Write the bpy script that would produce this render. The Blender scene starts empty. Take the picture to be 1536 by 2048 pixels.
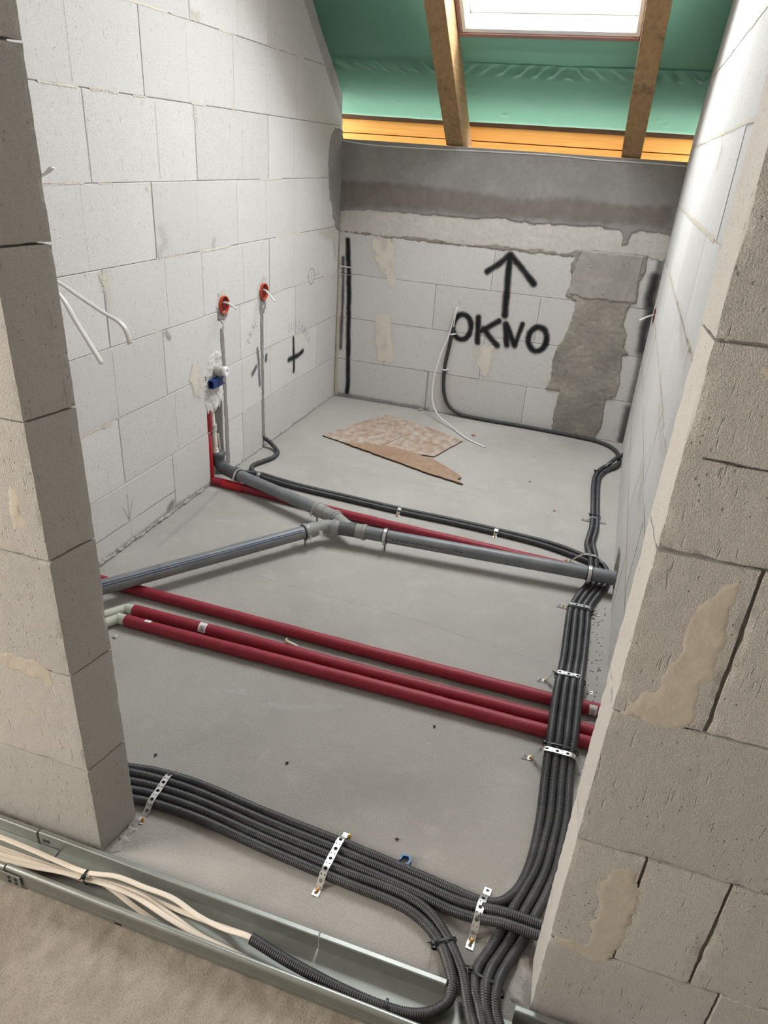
import bpy, math, random
import numpy as np
from mathutils import Matrix, Vector, noise as mnoise

random.seed(7); rng = np.random.default_rng(7)
SC = bpy.context.scene
COL = SC.collection

# ------------------------------------------------------------------ camera
cam_d = bpy.data.cameras.new('camera'); cam = bpy.data.objects.new('camera', cam_d); COL.objects.link(cam)
cam.location = (1.5337, -3.9575, 1.3624)
cam.rotation_euler = (math.radians(63.0244), math.radians(-3.6839), math.radians(18.1498))
cam_d.sensor_fit = 'VERTICAL'; cam_d.sensor_height = 36.0; cam_d.sensor_width = 27.0
cam_d.lens = 1415.34 * 36.0 / 2048.0
cam_d.clip_start = 0.02
SC.camera = cam

# ------------------------------------------------------------------ world, lights, exposure
SC.view_settings.view_transform = 'Standard'; SC.view_settings.look = 'None'
SC.view_settings.gamma = 1.0; SC.view_settings.use_curve_mapping = False
SC.view_settings.exposure = 0.0
world = bpy.data.worlds.new('sky'); SC.world = world; world.use_nodes = True
bg = world.node_tree.nodes['Background']; bg.inputs[0].default_value = (0.97, 0.98, 1.0, 1); bg.inputs[1].default_value = 5.0

RA = math.atan(0.82); RC, RS = math.cos(RA), math.sin(RA)
def roof(x, s, d):                      # roof frame: x across, s up the slope, d outwards from the rafter undersides
    return Vector((x, -RC * s + RS * d, 1.418 + RS * s + RC * d))
def area_light(name, loc, direction, sx, sy, power, color):
    l = bpy.data.lights.new(name, 'AREA'); l.shape = 'RECTANGLE'; l.size = sx; l.size_y = sy; l.energy = power; l.color = color
    o = bpy.data.objects.new(name, l); COL.objects.link(o); o.location = loc
    o.rotation_euler = Vector(direction).to_track_quat('-Z', 'Y').to_euler(); return o
area_light('skylight_daylight', roof(1.045, 1.13, 0.30), (0, -RS, -RC), 0.64, 1.06, 66, (0.955, 0.97, 1.0))
area_light('hall_window_daylight', (-1.76, -4.38, 1.65), (1, 0.05, -0.12), 1.2, 1.3, 128, (1.0, 0.915, 0.815))

# ------------------------------------------------------------------ materials
MAT = {}
class NT:
    def __init__(s, name):
        s.m = bpy.data.materials.new(name); s.m.use_nodes = True; s.t = s.m.node_tree
        s.n = s.t.nodes; s.b = s.n['Principled BSDF']; MAT[name] = s.m
        s.geo = s.n.new('ShaderNodeNewGeometry')
    def link(s, a, b): s.t.links.new(a, b)
    def coords(s, scale=(1, 1, 1), src=None):
        mp = s.n.new('ShaderNodeMapping'); mp.inputs['Scale'].default_value = scale
        s.link(src or s.geo.outputs['Position'], mp.inputs['Vector']); return mp.outputs[0]
    def noise(s, scale, detail=3, rough=0.55, vec=None, dist=0):
        n = s.n.new('ShaderNodeTexNoise'); n.inputs['Scale'].default_value = scale; n.inputs['Detail'].default_value = detail
        n.inputs['Roughness'].default_value = rough; n.inputs['Distortion'].default_value = dist
        s.link(vec or s.geo.outputs['Position'], n.inputs['Vector']); return n.outputs['Fac']
    def voro(s, scale, vec=None, out='Distance'):
        n = s.n.new('ShaderNodeTexVoronoi'); n.inputs['Scale'].default_value = scale
        s.link(vec or s.geo.outputs['Position'], n.inputs['Vector']); return n.outputs[out]
    def ramp(s, fac, a, b, va=0.0, vb=1.0):
        n = s.n.new('ShaderNodeMapRange'); n.inputs[1].default_value = a; n.inputs[2].default_value = b
        n.inputs[3].default_value = va; n.inputs[4].default_value = vb; s.link(fac, n.inputs[0]); return n.outputs[0]
    def math(s, op, a, b):
        n = s.n.new('ShaderNodeMath'); n.operation = op
        for i, v in enumerate((a, b)):
            if isinstance(v, (int, float)): n.inputs[i].default_value = v
            else: s.link(v, n.inputs[i])
        return n.outputs[0]
    def mix(s, fac, a, b, mode='MIX'):
        n = s.n.new('ShaderNodeMix'); n.data_type = 'RGBA'; n.blend_type = mode
        for sock, v in ((n.inputs[0], fac), (n.inputs[6], a), (n.inputs[7], b)):
            if isinstance(v, (int, float)): sock.default_value = v
            elif isinstance(v, tuple): sock.default_value = v + (1,) if len(v) == 3 else v
            else: s.link(v, sock)
        return n.outputs[2]
    def rand(s):
        n = s.n.new('ShaderNodeObjectInfo'); return n.outputs['Random']
    def bump(s, h, strength=0.5, dist=0.002, nrm=None):
        n = s.n.new('ShaderNodeBump'); n.inputs['Strength'].default_value = strength; n.inputs['Distance'].default_value = dist
        s.link(h, n.inputs['Height'])
        if nrm: s.link(nrm, n.inputs['Normal'])
        return n.outputs[0]
    def out(s, col=None, rough=0.8, nrm=None, metal=0.0, spec=0.3):
        if col is not None:
            if isinstance(col, tuple): s.b.inputs['Base Color'].default_value = col + (1,)
            else: s.link(col, s.b.inputs['Base Color'])
        if isinstance(rough, (int, float)): s.b.inputs['Roughness'].default_value = rough
        else: s.link(rough, s.b.inputs['Roughness'])
        s.b.inputs['Metallic'].default_value = metal; s.b.inputs['Specular IOR Level'].default_value = spec
        if nrm: s.link(nrm, s.b.inputs['Normal'])
        return s.m

def aac(name, base, cream, grain, grain_dist, smear=0.0, grain_scale=420, dk=0.7, gd=0.36):
    t = NT(name)
    r = t.ramp(t.rand(), 0, 1, 0.93, 1.05)
    col = t.mix(t.noise(3.0, 4), tuple(0.94 * c for c in base), tuple(1.04 * c for c in base))
    col = t.mix(t.ramp(t.noise(2.3, 3, 0.6), 0.60, 0.72, 0, smear), col, cream)
    pit = t.ramp(t.voro(75), 0.10, 0.16, 1, 0)
    pit = t.math('MULTIPLY', pit, t.ramp(t.noise(14, 2), 0.46, 0.58))
    streak = t.ramp(t.noise(1.0, 2, vec=t.coords((150, 150, 24))), 0.67, 0.74)
    dark = t.math('MAXIMUM', pit, t.math('MULTIPLY', streak, 0.7))
    col = t.mix(t.math('MULTIPLY', dark, dk), col, tuple(0.34 * c for c in base))
    col = t.mix(t.math('MULTIPLY', t.ramp(t.noise(grain_scale * 0.8, 2), 0.36, 0.50, 1, 0), gd), col, tuple(0.5 * c for c in base))
    mul = t.n.new('ShaderNodeCombineColor')
    for i in range(3): t.link(r, mul.inputs[i])
    col = t.mix(1.0, col, mul.outputs[0], 'MULTIPLY')
    h = t.math('SUBTRACT', t.noise(grain_scale, 3, 0.7), t.math('MULTIPLY', dark, 0.8))
    n = t.bump(h, grain, grain_dist)
    n = t.bump(t.noise(18, 3), 0.35, 0.003, n)
    return t.out(col, 0.93, n, spec=0.15)
aac('aerated_concrete', (0.68, 0.665, 0.65), (0.70, 0.65, 0.57), 0.6, 0.0018, 0.30)
aac('aerated_concrete_coarse', (0.64, 0.615, 0.575), (0.63, 0.57, 0.48), 1.0, 0.0036, 0.30, 560, 0.25, 0.34)

def cement(name, base, amp=0.25, fine=0.5, pits=0.0):
    t = NT(name)
    col = t.mix(t.ramp(t.noise(5, 5, 0.6), 0.3, 0.7), tuple((1 - amp) * c for c in base), tuple((1 + amp) * c for c in base))
    col = t.mix(t.ramp(t.noise(38, 4, 0.7), 0.35, 0.65, 0, 0.5), col, tuple(0.75 * c for c in base))
    h = t.noise(160, 4, 0.7)
    if pits:
        p = t.math('MULTIPLY', t.ramp(t.voro(42), 0.12, 0.2, 1, 0), t.ramp(t.noise(9, 2), 0.5, 0.6))
        col = t.mix(t.math('MULTIPLY', p, pits), col, tuple(0.35 * c for c in base)); h = t.math('SUBTRACT', h, p)
    return t.out(col, 0.9, t.bump(t.noise(30, 4), 0.4, 0.004, t.bump(h, fine, 0.002)), spec=0.2)
cement('cement_plaster', (0.31, 0.295, 0.285), 0.14, 0.25)
cement('cement_patch', (0.35, 0.325, 0.285), 0.32, 0.9, 0.8)
cement('cement_patch_light', (0.42, 0.395, 0.36), 0.20, 0.7, 0.7)
cement('thin_coat', (0.60, 0.575, 0.535), 0.10, 0.5, 0.45)
cement('chase_filler', (0.27, 0.255, 0.235), 0.10, 0.3)
cement('white_plaster', (0.57, 0.555, 0.53), 0.08, 0.6)
cement('lump_plaster', (0.66, 0.645, 0.62), 0.06, 0.6)
cement('mortar', (0.46, 0.44, 0.41), 0.20, 0.9)
cement('mortar_dark', (0.20, 0.19, 0.175), 0.25, 0.9)
cement('beige_adhesive', (0.535, 0.485, 0.405), 0.04, 0.2)
cement('hall_plaster', (0.36, 0.345, 0.32), 0.04, 0.3)

t = NT('screed')
base = (0.475, 0.455, 0.425)
col = t.mix(t.ramp(t.noise(1.6, 5, 0.6), 0.3, 0.7), (0.41, 0.39, 0.36), (0.535, 0.515, 0.48))
col = t.mix(t.ramp(t.noise(9, 4, 0.65), 0.55, 0.75, 0, 0.45), col, (0.62, 0.595, 0.56))
col = t.mix(t.ramp(t.noise(1.0, 4, 0.7, vec=t.coords((7, 60, 1))), 0.60, 0.72, 0, 0.35), col, (0.60, 0.59, 0.57))
col = t.mix(t.ramp(t.noise(300, 4, 0.7), 0.34, 0.50, 0.45, 0), col, (0.24, 0.225, 0.205))
col = t.mix(t.ramp(t.noise(60, 5, 0.7), 0.58, 0.75, 0, 0.30), col, (0.60, 0.58, 0.55))
sp = t.math('MULTIPLY', t.ramp(t.voro(28), 0.03, 0.055, 1, 0), t.ramp(t.noise(4, 2), 0.50, 0.62))
col = t.mix(t.math('MULTIPLY', sp, 0.7), col, (0.12, 0.11, 0.10))
t.out(col, 0.78, t.bump(t.noise(12, 5, 0.65), 0.25, 0.004, t.bump(t.noise(230, 5, 0.75), 1.0, 0.0042)), spec=0.2)

t = NT('rough_screed')
col = t.mix(t.ramp(t.noise(4, 5, 0.6), 0.3, 0.7), (0.33, 0.285, 0.23), (0.48, 0.43, 0.36))
col = t.mix(t.ramp(t.noise(320, 4, 0.7), 0.36, 0.5, 0.45, 0), col, (0.18, 0.155, 0.125))
t.out(col, 0.95, t.bump(t.noise(240, 5, 0.75), 0.9, 0.005), spec=0.1)

t = NT('membrane')
col = t.mix(t.noise(6, 4), (0.068, 0.19, 0.13), (0.10, 0.245, 0.175))
t.out(col, 0.42, t.bump(t.noise(420, 2), 0.08, 0.0008, t.bump(t.noise(14, 4, 0.6), 0.25, 0.006)), spec=0.45)
tr = t.n.new('ShaderNodeBsdfTranslucent'); tr.inputs[0].default_value = (0.24, 0.49, 0.33, 1)
mx = t.n.new('ShaderNodeMixShader'); mx.inputs[0].default_value = 0.30
t.link(t.b.outputs[0], mx.inputs[1]); t.link(tr.outputs[0], mx.inputs[2])
t.link(mx.outputs[0], t.n['Material Output'].inputs['Surface'])

def wood(name, a, b, axis, rough=0.65, stains=0.0, stain=(0.1, 0.06, 0.03)):
    t = NT(name)
    sc = [60, 60, 60]; sc[axis] = 3
    g = t.noise(1.0, 4, 0.6, vec=t.coords(tuple(sc)), dist=0.4)
    col = t.mix(t.ramp(g, 0.3, 0.7), a, b)
    if stains: col = t.mix(t.ramp(t.noise(11, 4, 0.65), 0.56, 0.70, 0, stains), col, stain)
    return t.out(col, rough, t.bump(g, 0.2, 0.001), spec=0.3)
wood('rafter_wood', (0.25, 0.15, 0.07), (0.38, 0.24, 0.115), 1, 0.7, 0.6, (0.12, 0.08, 0.045))
wood('orange_board', (0.78, 0.34, 0.075), (0.92, 0.47, 0.13), 0, 0.5)
wood('dark_brown_wood', (0.06, 0.03, 0.014), (0.10, 0.05, 0.022), 0, 0.8)
wood('red_brown_trim', (0.26, 0.145, 0.13), (0.34, 0.20, 0.18), 0, 0.6)

def simple(name, col, rough=0.5, metal=0.0, spec=0.4, var=0.0, scale=20, nb=0.0, dust=0.0, dustcol=(0.5, 0.48, 0.45)):
    t = NT(name); c = col
    if var: c = t.mix(t.noise(scale, 4), tuple((1 - var) * v for v in col), tuple((1 + var) * v for v in col))
    if dust: c = t.mix(t.ramp(t.noise(scale * 0.7, 5, 0.7), 0.42, 0.72, 0, dust), c if not isinstance(c, tuple) else c, dustcol)
    nr = t.bump(t.noise(scale * 12, 3), nb, 0.001) if nb else None
    return t.out(c, rough, nr, metal, spec)
simple('grey_pvc', (0.155, 0.165, 0.175), 0.42, var=0.12, scale=14, dust=0.35, dustcol=(0.36, 0.35, 0.34))
simple('dark_grey_pvc', (0.085, 0.09, 0.095), 0.45, var=0.15, dust=0.25, dustcol=(0.25, 0.24, 0.23))
simple('dusty_pvc', (0.25, 0.25, 0.245), 0.6, var=0.2, dust=0.5, dustcol=(0.42, 0.40, 0.38))
simple('red_foam', (0.26, 0.013, 0.030), 0.5, var=0.15, scale=30, nb=0.8, dust=0.12, dustcol=(0.45, 0.12, 0.13))
simple('red_tape', (0.48, 0.012, 0.02), 0.32, var=0.1)
simple('pale_pipe', (0.52, 0.54, 0.47), 0.45, var=0.06)
simple('black_conduit', (0.032, 0.033, 0.036), 0.42, spec=0.5, var=0.2, scale=25, dust=0.35, dustcol=(0.12, 0.12, 0.118))
simple('black_plastic', (0.012, 0.012, 0.013), 0.4)
simple('galvanised_steel', (0.31, 0.33, 0.31), 0.42, metal=0.7, var=0.18, scale=35, dust=0.35, dustcol=(0.27, 0.27, 0.245))
simple('strap_steel', (0.70, 0.70, 0.69), 0.30, metal=0.9, var=0.08)
simple('screw_brass', (0.50, 0.27, 0.06), 0.4, metal=0.7, var=0.1)
simple('screw_steel', (0.40, 0.41, 0.42), 0.35, metal=0.9)
simple('rubber', (0.03, 0.03, 0.032), 0.7)
simple('cream_cable', (0.72, 0.64, 0.54), 0.5, var=0.05, dust=0.15, dustcol=(0.5, 0.45, 0.38))
simple('white_cable', (0.78, 0.77, 0.75), 0.45, var=0.03)
simple('white_pvc', (0.80, 0.80, 0.81), 0.4, var=0.02)
simple('cream_pvc', (0.72, 0.69, 0.62), 0.5, var=0.03)
simple('blue_plastic', (0.012, 0.04, 0.17), 0.4, var=0.08)
simple('blue_clip', (0.01, 0.10, 0.26), 0.4, var=0.08)
simple('orange_box', (0.55, 0.075, 0.025), 0.45, var=0.1)
simple('dark_interior', (0.11, 0.006, 0.004), 0.6, var=0.1)  # dark red; carries the shade inside the left wall boxes
simple('roof_tile', (0.20, 0.07, 0.05), 0.7, var=0.1)
simple('sticker_white', (0.75, 0.74, 0.74), 0.5, var=0.03)
simple('sticker_ink', (0.12, 0.12, 0.13), 0.6, var=0.1)
simple('blue_ink', (0.03, 0.07, 0.20), 0.5, var=0.1)
simple('beige_plug', (0.70, 0.64, 0.54), 0.5, var=0.05)
simple('pink_scrap', (0.50, 0.22, 0.22), 0.6, var=0.2)
simple('dark_crumb', (0.05, 0.045, 0.04), 0.9, var=0.2)

def board(name, dust):
    t = NT(name)
    col = t.mix(t.noise(12, 4), (0.25, 0.145, 0.085), (0.33, 0.20, 0.125))
    dm = t.ramp(t.noise(1.0, 6, 0.75, vec=t.coords((30, 18, 1))), 0.32, 0.68)
    reg = t.ramp(t.noise(4.2, 3, 0.5), 0.34, 0.52, 0.25, 1.0)
    col = t.mix(t.math('MULTIPLY', dm, t.math('MULTIPLY', reg, dust)), col, (0.56, 0.53, 0.50))
    t.out(col, 0.85, t.bump(t.noise(1.0, 2, vec=t.coords((260, 20, 20))), 0.15, 0.001), spec=0.15)
board('cardboard', 0.25); board('cardboard_dusty', 0.8)
simple('cardboard_edge', (0.07, 0.04, 0.022), 0.9, var=0.2)

t = NT('window_glass')                    # clear double pane
gl = t.n.new('ShaderNodeBsdfGlossy'); gl.inputs['Roughness'].default_value = 0.02
tp = t.n.new('ShaderNodeBsdfTransparent'); tp.inputs[0].default_value = (0.96, 0.97, 0.96, 1)
mx = t.n.new('ShaderNodeMixShader'); mx.inputs[0].default_value = 0.07
t.link(tp.outputs[0], mx.inputs[1]); t.link(gl.outputs[0], mx.inputs[2]); t.link(mx.outputs[0], t.n['Material Output'].inputs['Surface'])

def paint(name, col, grit=0.35, stipple=False):          # paint or pencil lying on a surface; 'cover' is how much of it the can left there
    t = NT(name); t.out(col, 0.75, spec=0.2)
    at = t.n.new('ShaderNodeAttribute'); at.attribute_name = 'cover'
    if stipple: f = t.ramp(t.math('SUBTRACT', at.outputs['Fac'], t.ramp(t.noise(260, 4, 0.7), 0.30, 0.70)), -0.04, 0.04)
    else: f = t.ramp(t.math('SUBTRACT', at.outputs['Fac'], t.ramp(t.noise(420, 3, 0.7), 0.35, 0.65, grit, 0)), 0.0, 1.0 - grit * 0.4)
    tp = t.n.new('ShaderNodeBsdfTransparent'); mx = t.n.new('ShaderNodeMixShader')
    t.link(f, mx.inputs[0]); t.link(tp.outputs[0], mx.inputs[1]); t.link(t.b.outputs[0], mx.inputs[2])
    t.link(mx.outputs[0], t.n['Material Output'].inputs['Surface'])
paint('black_spray', (0.012, 0.012, 0.014)); paint('grey_spray', (0.10, 0.11, 0.125), 0.4)
paint('pencil', (0.11, 0.11, 0.12), 0.3); paint('dark_film', (0.25, 0.25, 0.26), 0.5)
paint('white_scuff', (0.75, 0.74, 0.72), 0.5); paint('pink_film', (0.72, 0.665, 0.585), 0.15, True); paint('beige_film', (0.61, 0.545, 0.445), 0.2, True); paint('brown_film', (0.26, 0.232, 0.195), 0.1)

# ------------------------------------------------------------------ object helpers
def tag(o, label=None, cat=None, group=None, kind=None):
    if label: o['label'] = label
    if cat: o['category'] = cat
    if group: o['group'] = group
    if kind: o['kind'] = kind
    return o
def link(name, me, mat=None, parent=None):
    if mat and len(me.materials) == 0: me.materials.append(MAT[mat])
    o = bpy.data.objects.new(name, me); COL.objects.link(o)
    if parent is not None: o.parent = parent
    return o
def empty(name, loc=(0, 0, 0)):
    o = bpy.data.objects.new(name, None); COL.objects.link(o); o.location = loc; o.empty_display_size = 0.05
    return o
def adopt(o, parent):                     # parent without moving
    o.parent = parent; o.matrix_parent_inverse = Matrix.Translation(-Vector(parent.location)); return o
def mesh(name, V, Fq, smooth=False):
    me = bpy.data.meshes.new(name)
    V = np.asarray(V, dtype=np.float32)
    if isinstance(Fq, np.ndarray):
        n, k = Fq.shape
        me.vertices.add(len(V)); me.vertices.foreach_set('co', V.ravel())
        me.loops.add(n * k); me.loops.foreach_set('vertex_index', Fq.ravel().astype(np.int32))
        me.polygons.add(n); me.polygons.foreach_set('loop_start', np.arange(0, n * k, k, dtype=np.int32))
        me.update(calc_edges=True)
    else:
        me.from_pydata([tuple(map(float, v)) for v in V], [], Fq); me.update()
    if smooth: me.polygons.foreach_set('use_smooth', np.ones(len(me.polygons), dtype=bool))
    return me
def box_data(x0, x1, y0, y1, z0, z1, c=0.0):
    if c <= 0:
        V = [(x, y, z) for z in (z0, z1) for y in (y0, y1) for x in (x0, x1)]
        return V, [(0, 2, 3, 1), (4, 5, 7, 6), (0, 1, 5, 4), (2, 6, 7, 3), (0, 4, 6, 2), (1, 3, 7, 5)]
    V = []; idx = {}
    X, Y, Z = (x0, x1), (y0, y1), (z0, z1)
    for i in (0, 1):
        for j in (0, 1):
            for k in (0, 1):
                sx, sy, sz = (1 if i == 0 else -1) * c, (1 if j == 0 else -1) * c, (1 if k == 0 else -1) * c
                idx[i, j, k, 0] = len(V); V.append((X[i], Y[j] + sy, Z[k] + sz))
                idx[i, j, k, 1] = len(V); V.append((X[i] + sx, Y[j], Z[k] + sz))
                idx[i, j, k, 2] = len(V); V.append((X[i] + sx, Y[j] + sy, Z[k]))
    Fc = []
    for i in (0, 1): Fc.append([idx[i, j, k, 0] for j, k in ((0, 0), (1, 0), (1, 1), (0, 1))])
    for j in (0, 1): Fc.append([idx[i, j, k, 1] for i, k in ((0, 0), (1, 0), (1, 1), (0, 1))])
    for k in (0, 1): Fc.append([idx[i, j, k, 2] for i, j in ((0, 0), (1, 0), (1, 1), (0, 1))])
    for i in (0, 1):
        for j in (0, 1): Fc.append([idx[i, j, 0, 0], idx[i, j, 1, 0], idx[i, j, 1, 1], idx[i, j, 0, 1]])
    for i in (0, 1):
        for k in (0, 1): Fc.append([idx[i, 0, k, 0], idx[i, 1, k, 0], idx[i, 1, k, 2], idx[i, 0, k, 2]])
    for j in (0, 1):
        for k in (0, 1): Fc.append([idx[0, j, k, 1], idx[1, j, k, 1], idx[1, j, k, 2], idx[0, j, k, 2]])
    for i in (0, 1):
        for j in (0, 1):
            for k in (0, 1): Fc.append([idx[i, j, k, 0], idx[i, j, k, 1], idx[i, j, k, 2]])
    return V, Fc
def fix_normals(me):
    import bmesh
    bm = bmesh.new(); bm.from_mesh(me); bmesh.ops.recalc_face_normals(bm, faces=bm.faces); bm.to_mesh(me); bm.free(); return me
def box(name, b, mat, parent=None, c=0.0):
    return link(name, fix_normals(mesh(name, *box_data(*b, c))), mat, parent)
def multi(name, parts, mat, parent=None, smooth=False):      # several closed shells of one piece
    V, Fc = [], []
    for v, f in parts:
        o = len(V); V += list(v); Fc += [tuple(i + o for i in q) for q in f]
    return link(name, fix_normals(mesh(name, V, Fc, smooth)), mat, parent)
def prism(name, poly, a, b, axis, mat, parent=None):         # polygon in the other two axes, extruded along axis
    n = len(poly); V = []
    for h in (a, b):
        for p in poly:
            q = list(p); q.insert(axis, h); V.append(q)
    Fc = [tuple(range(n)), tuple(range(2 * n - 1, n - 1, -1))] + [(i, (i + 1) % n, n + (i + 1) % n, n + i) for i in range(n)]
    return link(name, fix_normals(mesh(name, V, Fc)), mat, parent)

def spline(pts, step):
    P = np.array(pts, float); P = np.vstack([2 * P[0] - P[1], P, 2 * P[-1] - P[-2]]); out = []
    for i in range(1, len(P) - 2):
        p0, p1, p2, p3 = P[i - 1:i + 3]; n = max(6, int(np.linalg.norm(p2 - p1) / 0.004))
        d = [max(np.linalg.norm(b - a), 1e-5) ** 0.5 for a, b in ((p0, p1), (p1, p2), (p2, p3))]
        t0, t1 = 0, d[0]; t2 = t1 + d[1]; t3 = t2 + d[2]
        for t in np.linspace(t1, t2, n, endpoint=False):
            A1 = (t1 - t) / (t1 - t0) * p0 + (t - t0) / (t1 - t0) * p1; A2 = (t2 - t) / (t2 - t1) * p1 + (t - t1) / (t2 - t1) * p2
            A3 = (t3 - t) / (t3 - t2) * p2 + (t - t2) / (t3 - t2) * p3
            B1 = (t2 - t) / (t2 - t0) * A1 + (t - t0) / (t2 - t0) * A2; B2 = (t3 - t) / (t3 - t1) * A2 + (t - t1) / (t3 - t1) * A3
            out.append((t2 - t) / (t2 - t1) * B1 + (t - t1) / (t2 - t1) * B2)
    out.append(P[-2]); out = np.array(out)
    s = np.concatenate([[0], np.cumsum(np.linalg.norm(np.diff(out, axis=0), axis=1))])
    n = max(2, int(round(s[-1] / step)) + 1); q = np.linspace(0, s[-1], n)
    return np.stack([np.interp(q, s, out[:, k]) for k in range(3)], 1)
def frames(P, up=None):
    T = np.gradient(P, axis=0); T /= np.linalg.norm(T, axis=1)[:, None] + 1e-12
    N = np.zeros_like(T)
    if up is not None:
        u = np.array(up, float); S = np.cross(np.broadcast_to(u, T.shape), T); S /= np.linalg.norm(S, axis=1)[:, None] + 1e-9
        return T, S, np.cross(T, S)
    n = np.cross(T[0], [0.3, 0.2, 1.0]); n /= np.linalg.norm(n)
    for i in range(len(T)):
        n = n - T[i] * (n @ T[i]); n /= np.linalg.norm(n); N[i] = n
    return T, N, np.cross(T, N)
def sweep_mesh(name, P, prof, scale=None, up=None, cap=True, smooth=True):
    P = np.asarray(P, float); T, N, B = frames(P, up); k = len(prof); n = len(P); pr = np.array(prof, float)
    sc = np.ones(n) if scale is None else np.asarray(scale, float)
    V = (P[:, None, :] + (N[:, None, :] * pr[None, :, 0:1] + B[:, None, :] * pr[None, :, 1:2]) * sc[:, None, None]).reshape(-1, 3)
    i = np.arange(n - 1)[:, None] * k; j = np.arange(k)[None, :]; j2 = (j + 1) % k
    Q = np.stack([i + j, i + j2, i + k + j2, i + k + j], -1).reshape(-1, 4)
    if cap:
        c0, c1 = len(V), len(V) + 1; V = np.vstack([V, P[0], P[-1]])
        ca = np.stack([np.full(k, c0), (np.arange(k) + 1) % k, np.arange(k)], -1)
        b = (n - 1) * k; cb = np.stack([np.full(k, c1), b + np.arange(k), b + (np.arange(k) + 1) % k], -1)
        me = mesh(name, V, [tuple(q) for q in Q.tolist()] + [tuple(q) for q in ca.tolist() + cb.tolist()], smooth) if n < 60 else None
        if me is None:
            tri = np.concatenate([ca, ca[:, 2:3]], 1), np.concatenate([cb, cb[:, 2:3]], 1)
            me = mesh(name, V[:n * k], Q, smooth)
        return me
    return mesh(name, V, Q, smooth)
def circle(r, k=16): return [(r * math.cos(2 * math.pi * i / k), r * math.sin(2 * math.pi * i / k)) for i in range(k)]
def tube(name, pts, r, mat, parent=None, k=18, step=0.01, radii=None, curve=True, up=None):
    P = spline(pts, step) if curve and len(pts) > 2 else np.array(pts, float)
    sc = None
    if radii is not None: sc = np.asarray(radii, float) / r
    return link(name, fix_normals(sweep_mesh(name, P, circle(r, k), sc, up)), mat, parent)
def lathe(name, A, Bp, prof, mat, parent=None, k=20):        # prof: (distance from A along A->B, radius)
    A = np.array(A, float); Bp = np.array(Bp, float); d = (Bp - A) / np.linalg.norm(Bp - A)
    n = np.cross(d, [0.31, 0.17, 0.93]); n /= np.linalg.norm(n); b = np.cross(d, n); V = []; Fc = []
    for s, r in prof:
        for i in range(k):
            a = 2 * math.pi * i / k; V.append(A + d * s + (n * math.cos(a) + b * math.sin(a)) * r)
    for j in range(len(prof) - 1):
        for i in range(k): Fc.append((j * k + i, j * k + (i + 1) % k, (j + 1) * k + (i + 1) % k, (j + 1) * k + i))
    Fc += [tuple(range(k)), tuple(range((len(prof) - 1) * k, len(prof) * k))]
    me = fix_normals(mesh(name, V, Fc, True))
    import bmesh
    o = link(name, me, mat, parent)
    for p in me.polygons:
        if len(p.vertices) > 4: p.use_smooth = False
    me.set_sharp_from_angle(angle=math.radians(40))
    return o
def corrugated(name, pts, r, mat, pitch=0.0042, k=12, parent=None):
    P = spline(pts, pitch / 4); m = np.arange(len(P)) % 4
    sc = np.where(m != 0, 1.0, 0.84); sc[:2] = 1; sc[-2:] = 1
    return link(name, sweep_mesh(name, P, circle(r, k), sc, cap=False), mat, parent)

# planes of the room; u runs along the wall, v up, h out of the wall into the room
W = 1.734; YF = -3.156; YB = -3.059
PL = {'left': lambda u, v, h: (h, u, v), 'back': lambda u, v, h: (u, 0 * u - h, v), 'right': lambda u, v, h: (W - h, u, v),
      'front': lambda u, v, h: (u, YF - h, v), 'floor': lambda u, v, h: (u, v, h)}
def smoothstep(a, b, x):
    t_ = np.clip((x - a) / (b - a), 0, 1); return t_ * t_ * (3 - 2 * t_)
def vnoise(u, v, s, seed):
    out = np.zeros_like(u); r = np.random.default_rng(seed); G = r.random((64, 64))
    x = u * s + 100.3; y = v * s + 77.7; xi = np.floor(x).astype(int); yi = np.floor(y).astype(int); fx = x - xi; fy = y - yi
    fx = fx * fx * (3 - 2 * fx); fy = fy * fy * (3 - 2 * fy)
    g = lambda a, b: G[a % 64, b % 64]
    return (g(xi, yi) * (1 - fx) + g(xi + 1, yi) * fx) * (1 - fy) + (g(xi, yi + 1) * (1 - fx) + g(xi + 1, yi + 1) * fx) * fy - 0.5
def fbm(u, v, s, seed, o=4):
    return sum(vnoise(u, v, s * 2 ** i, seed + i) / 2 ** i for i in range(o))
def seg_dist(u, v, a, b):
    a = np.array(a, float); b = np.array(b, float); d = b - a; L = max(d @ d, 1e-12)
    t_ = np.clip(((u - a[0]) * d[0] + (v - a[1]) * d[1]) / L, 0, 1)
    return np.hypot(u - a[0] - t_ * d[0], v - a[1] - t_ * d[1]), t_
def grid(u0, u1, v0, v1, res):
    nu = max(2, int((u1 - u0) / res) + 1); nv = max(2, int((v1 - v0) / res) + 1)
    return np.meshgrid(np.linspace(u0, u1, nu), np.linspace(v0, v1, nv), indexing='ij')
def grid_mesh(name, plane, U, V_, H, keep):
    nu, nv = U.shape; X = np.stack([np.asarray(c, float) + 0 * U for c in PL[plane](U, V_, H)], -1).reshape(-1, 3)
    i, j = np.meshgrid(np.arange(nu - 1), np.arange(nv - 1), indexing='ij'); a = i * nv + j
    Q = np.stack([a, a + nv, a + nv + 1, a + 1], -1).reshape(-1, 4)
    kq = keep.reshape(-1)[Q].any(1); Q = Q[kq]
    used = np.unique(Q); mp = -np.ones(len(X), int); mp[used] = np.arange(len(used))
    me = mesh(name, X[used], mp[Q], True)
    return me, used
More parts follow.
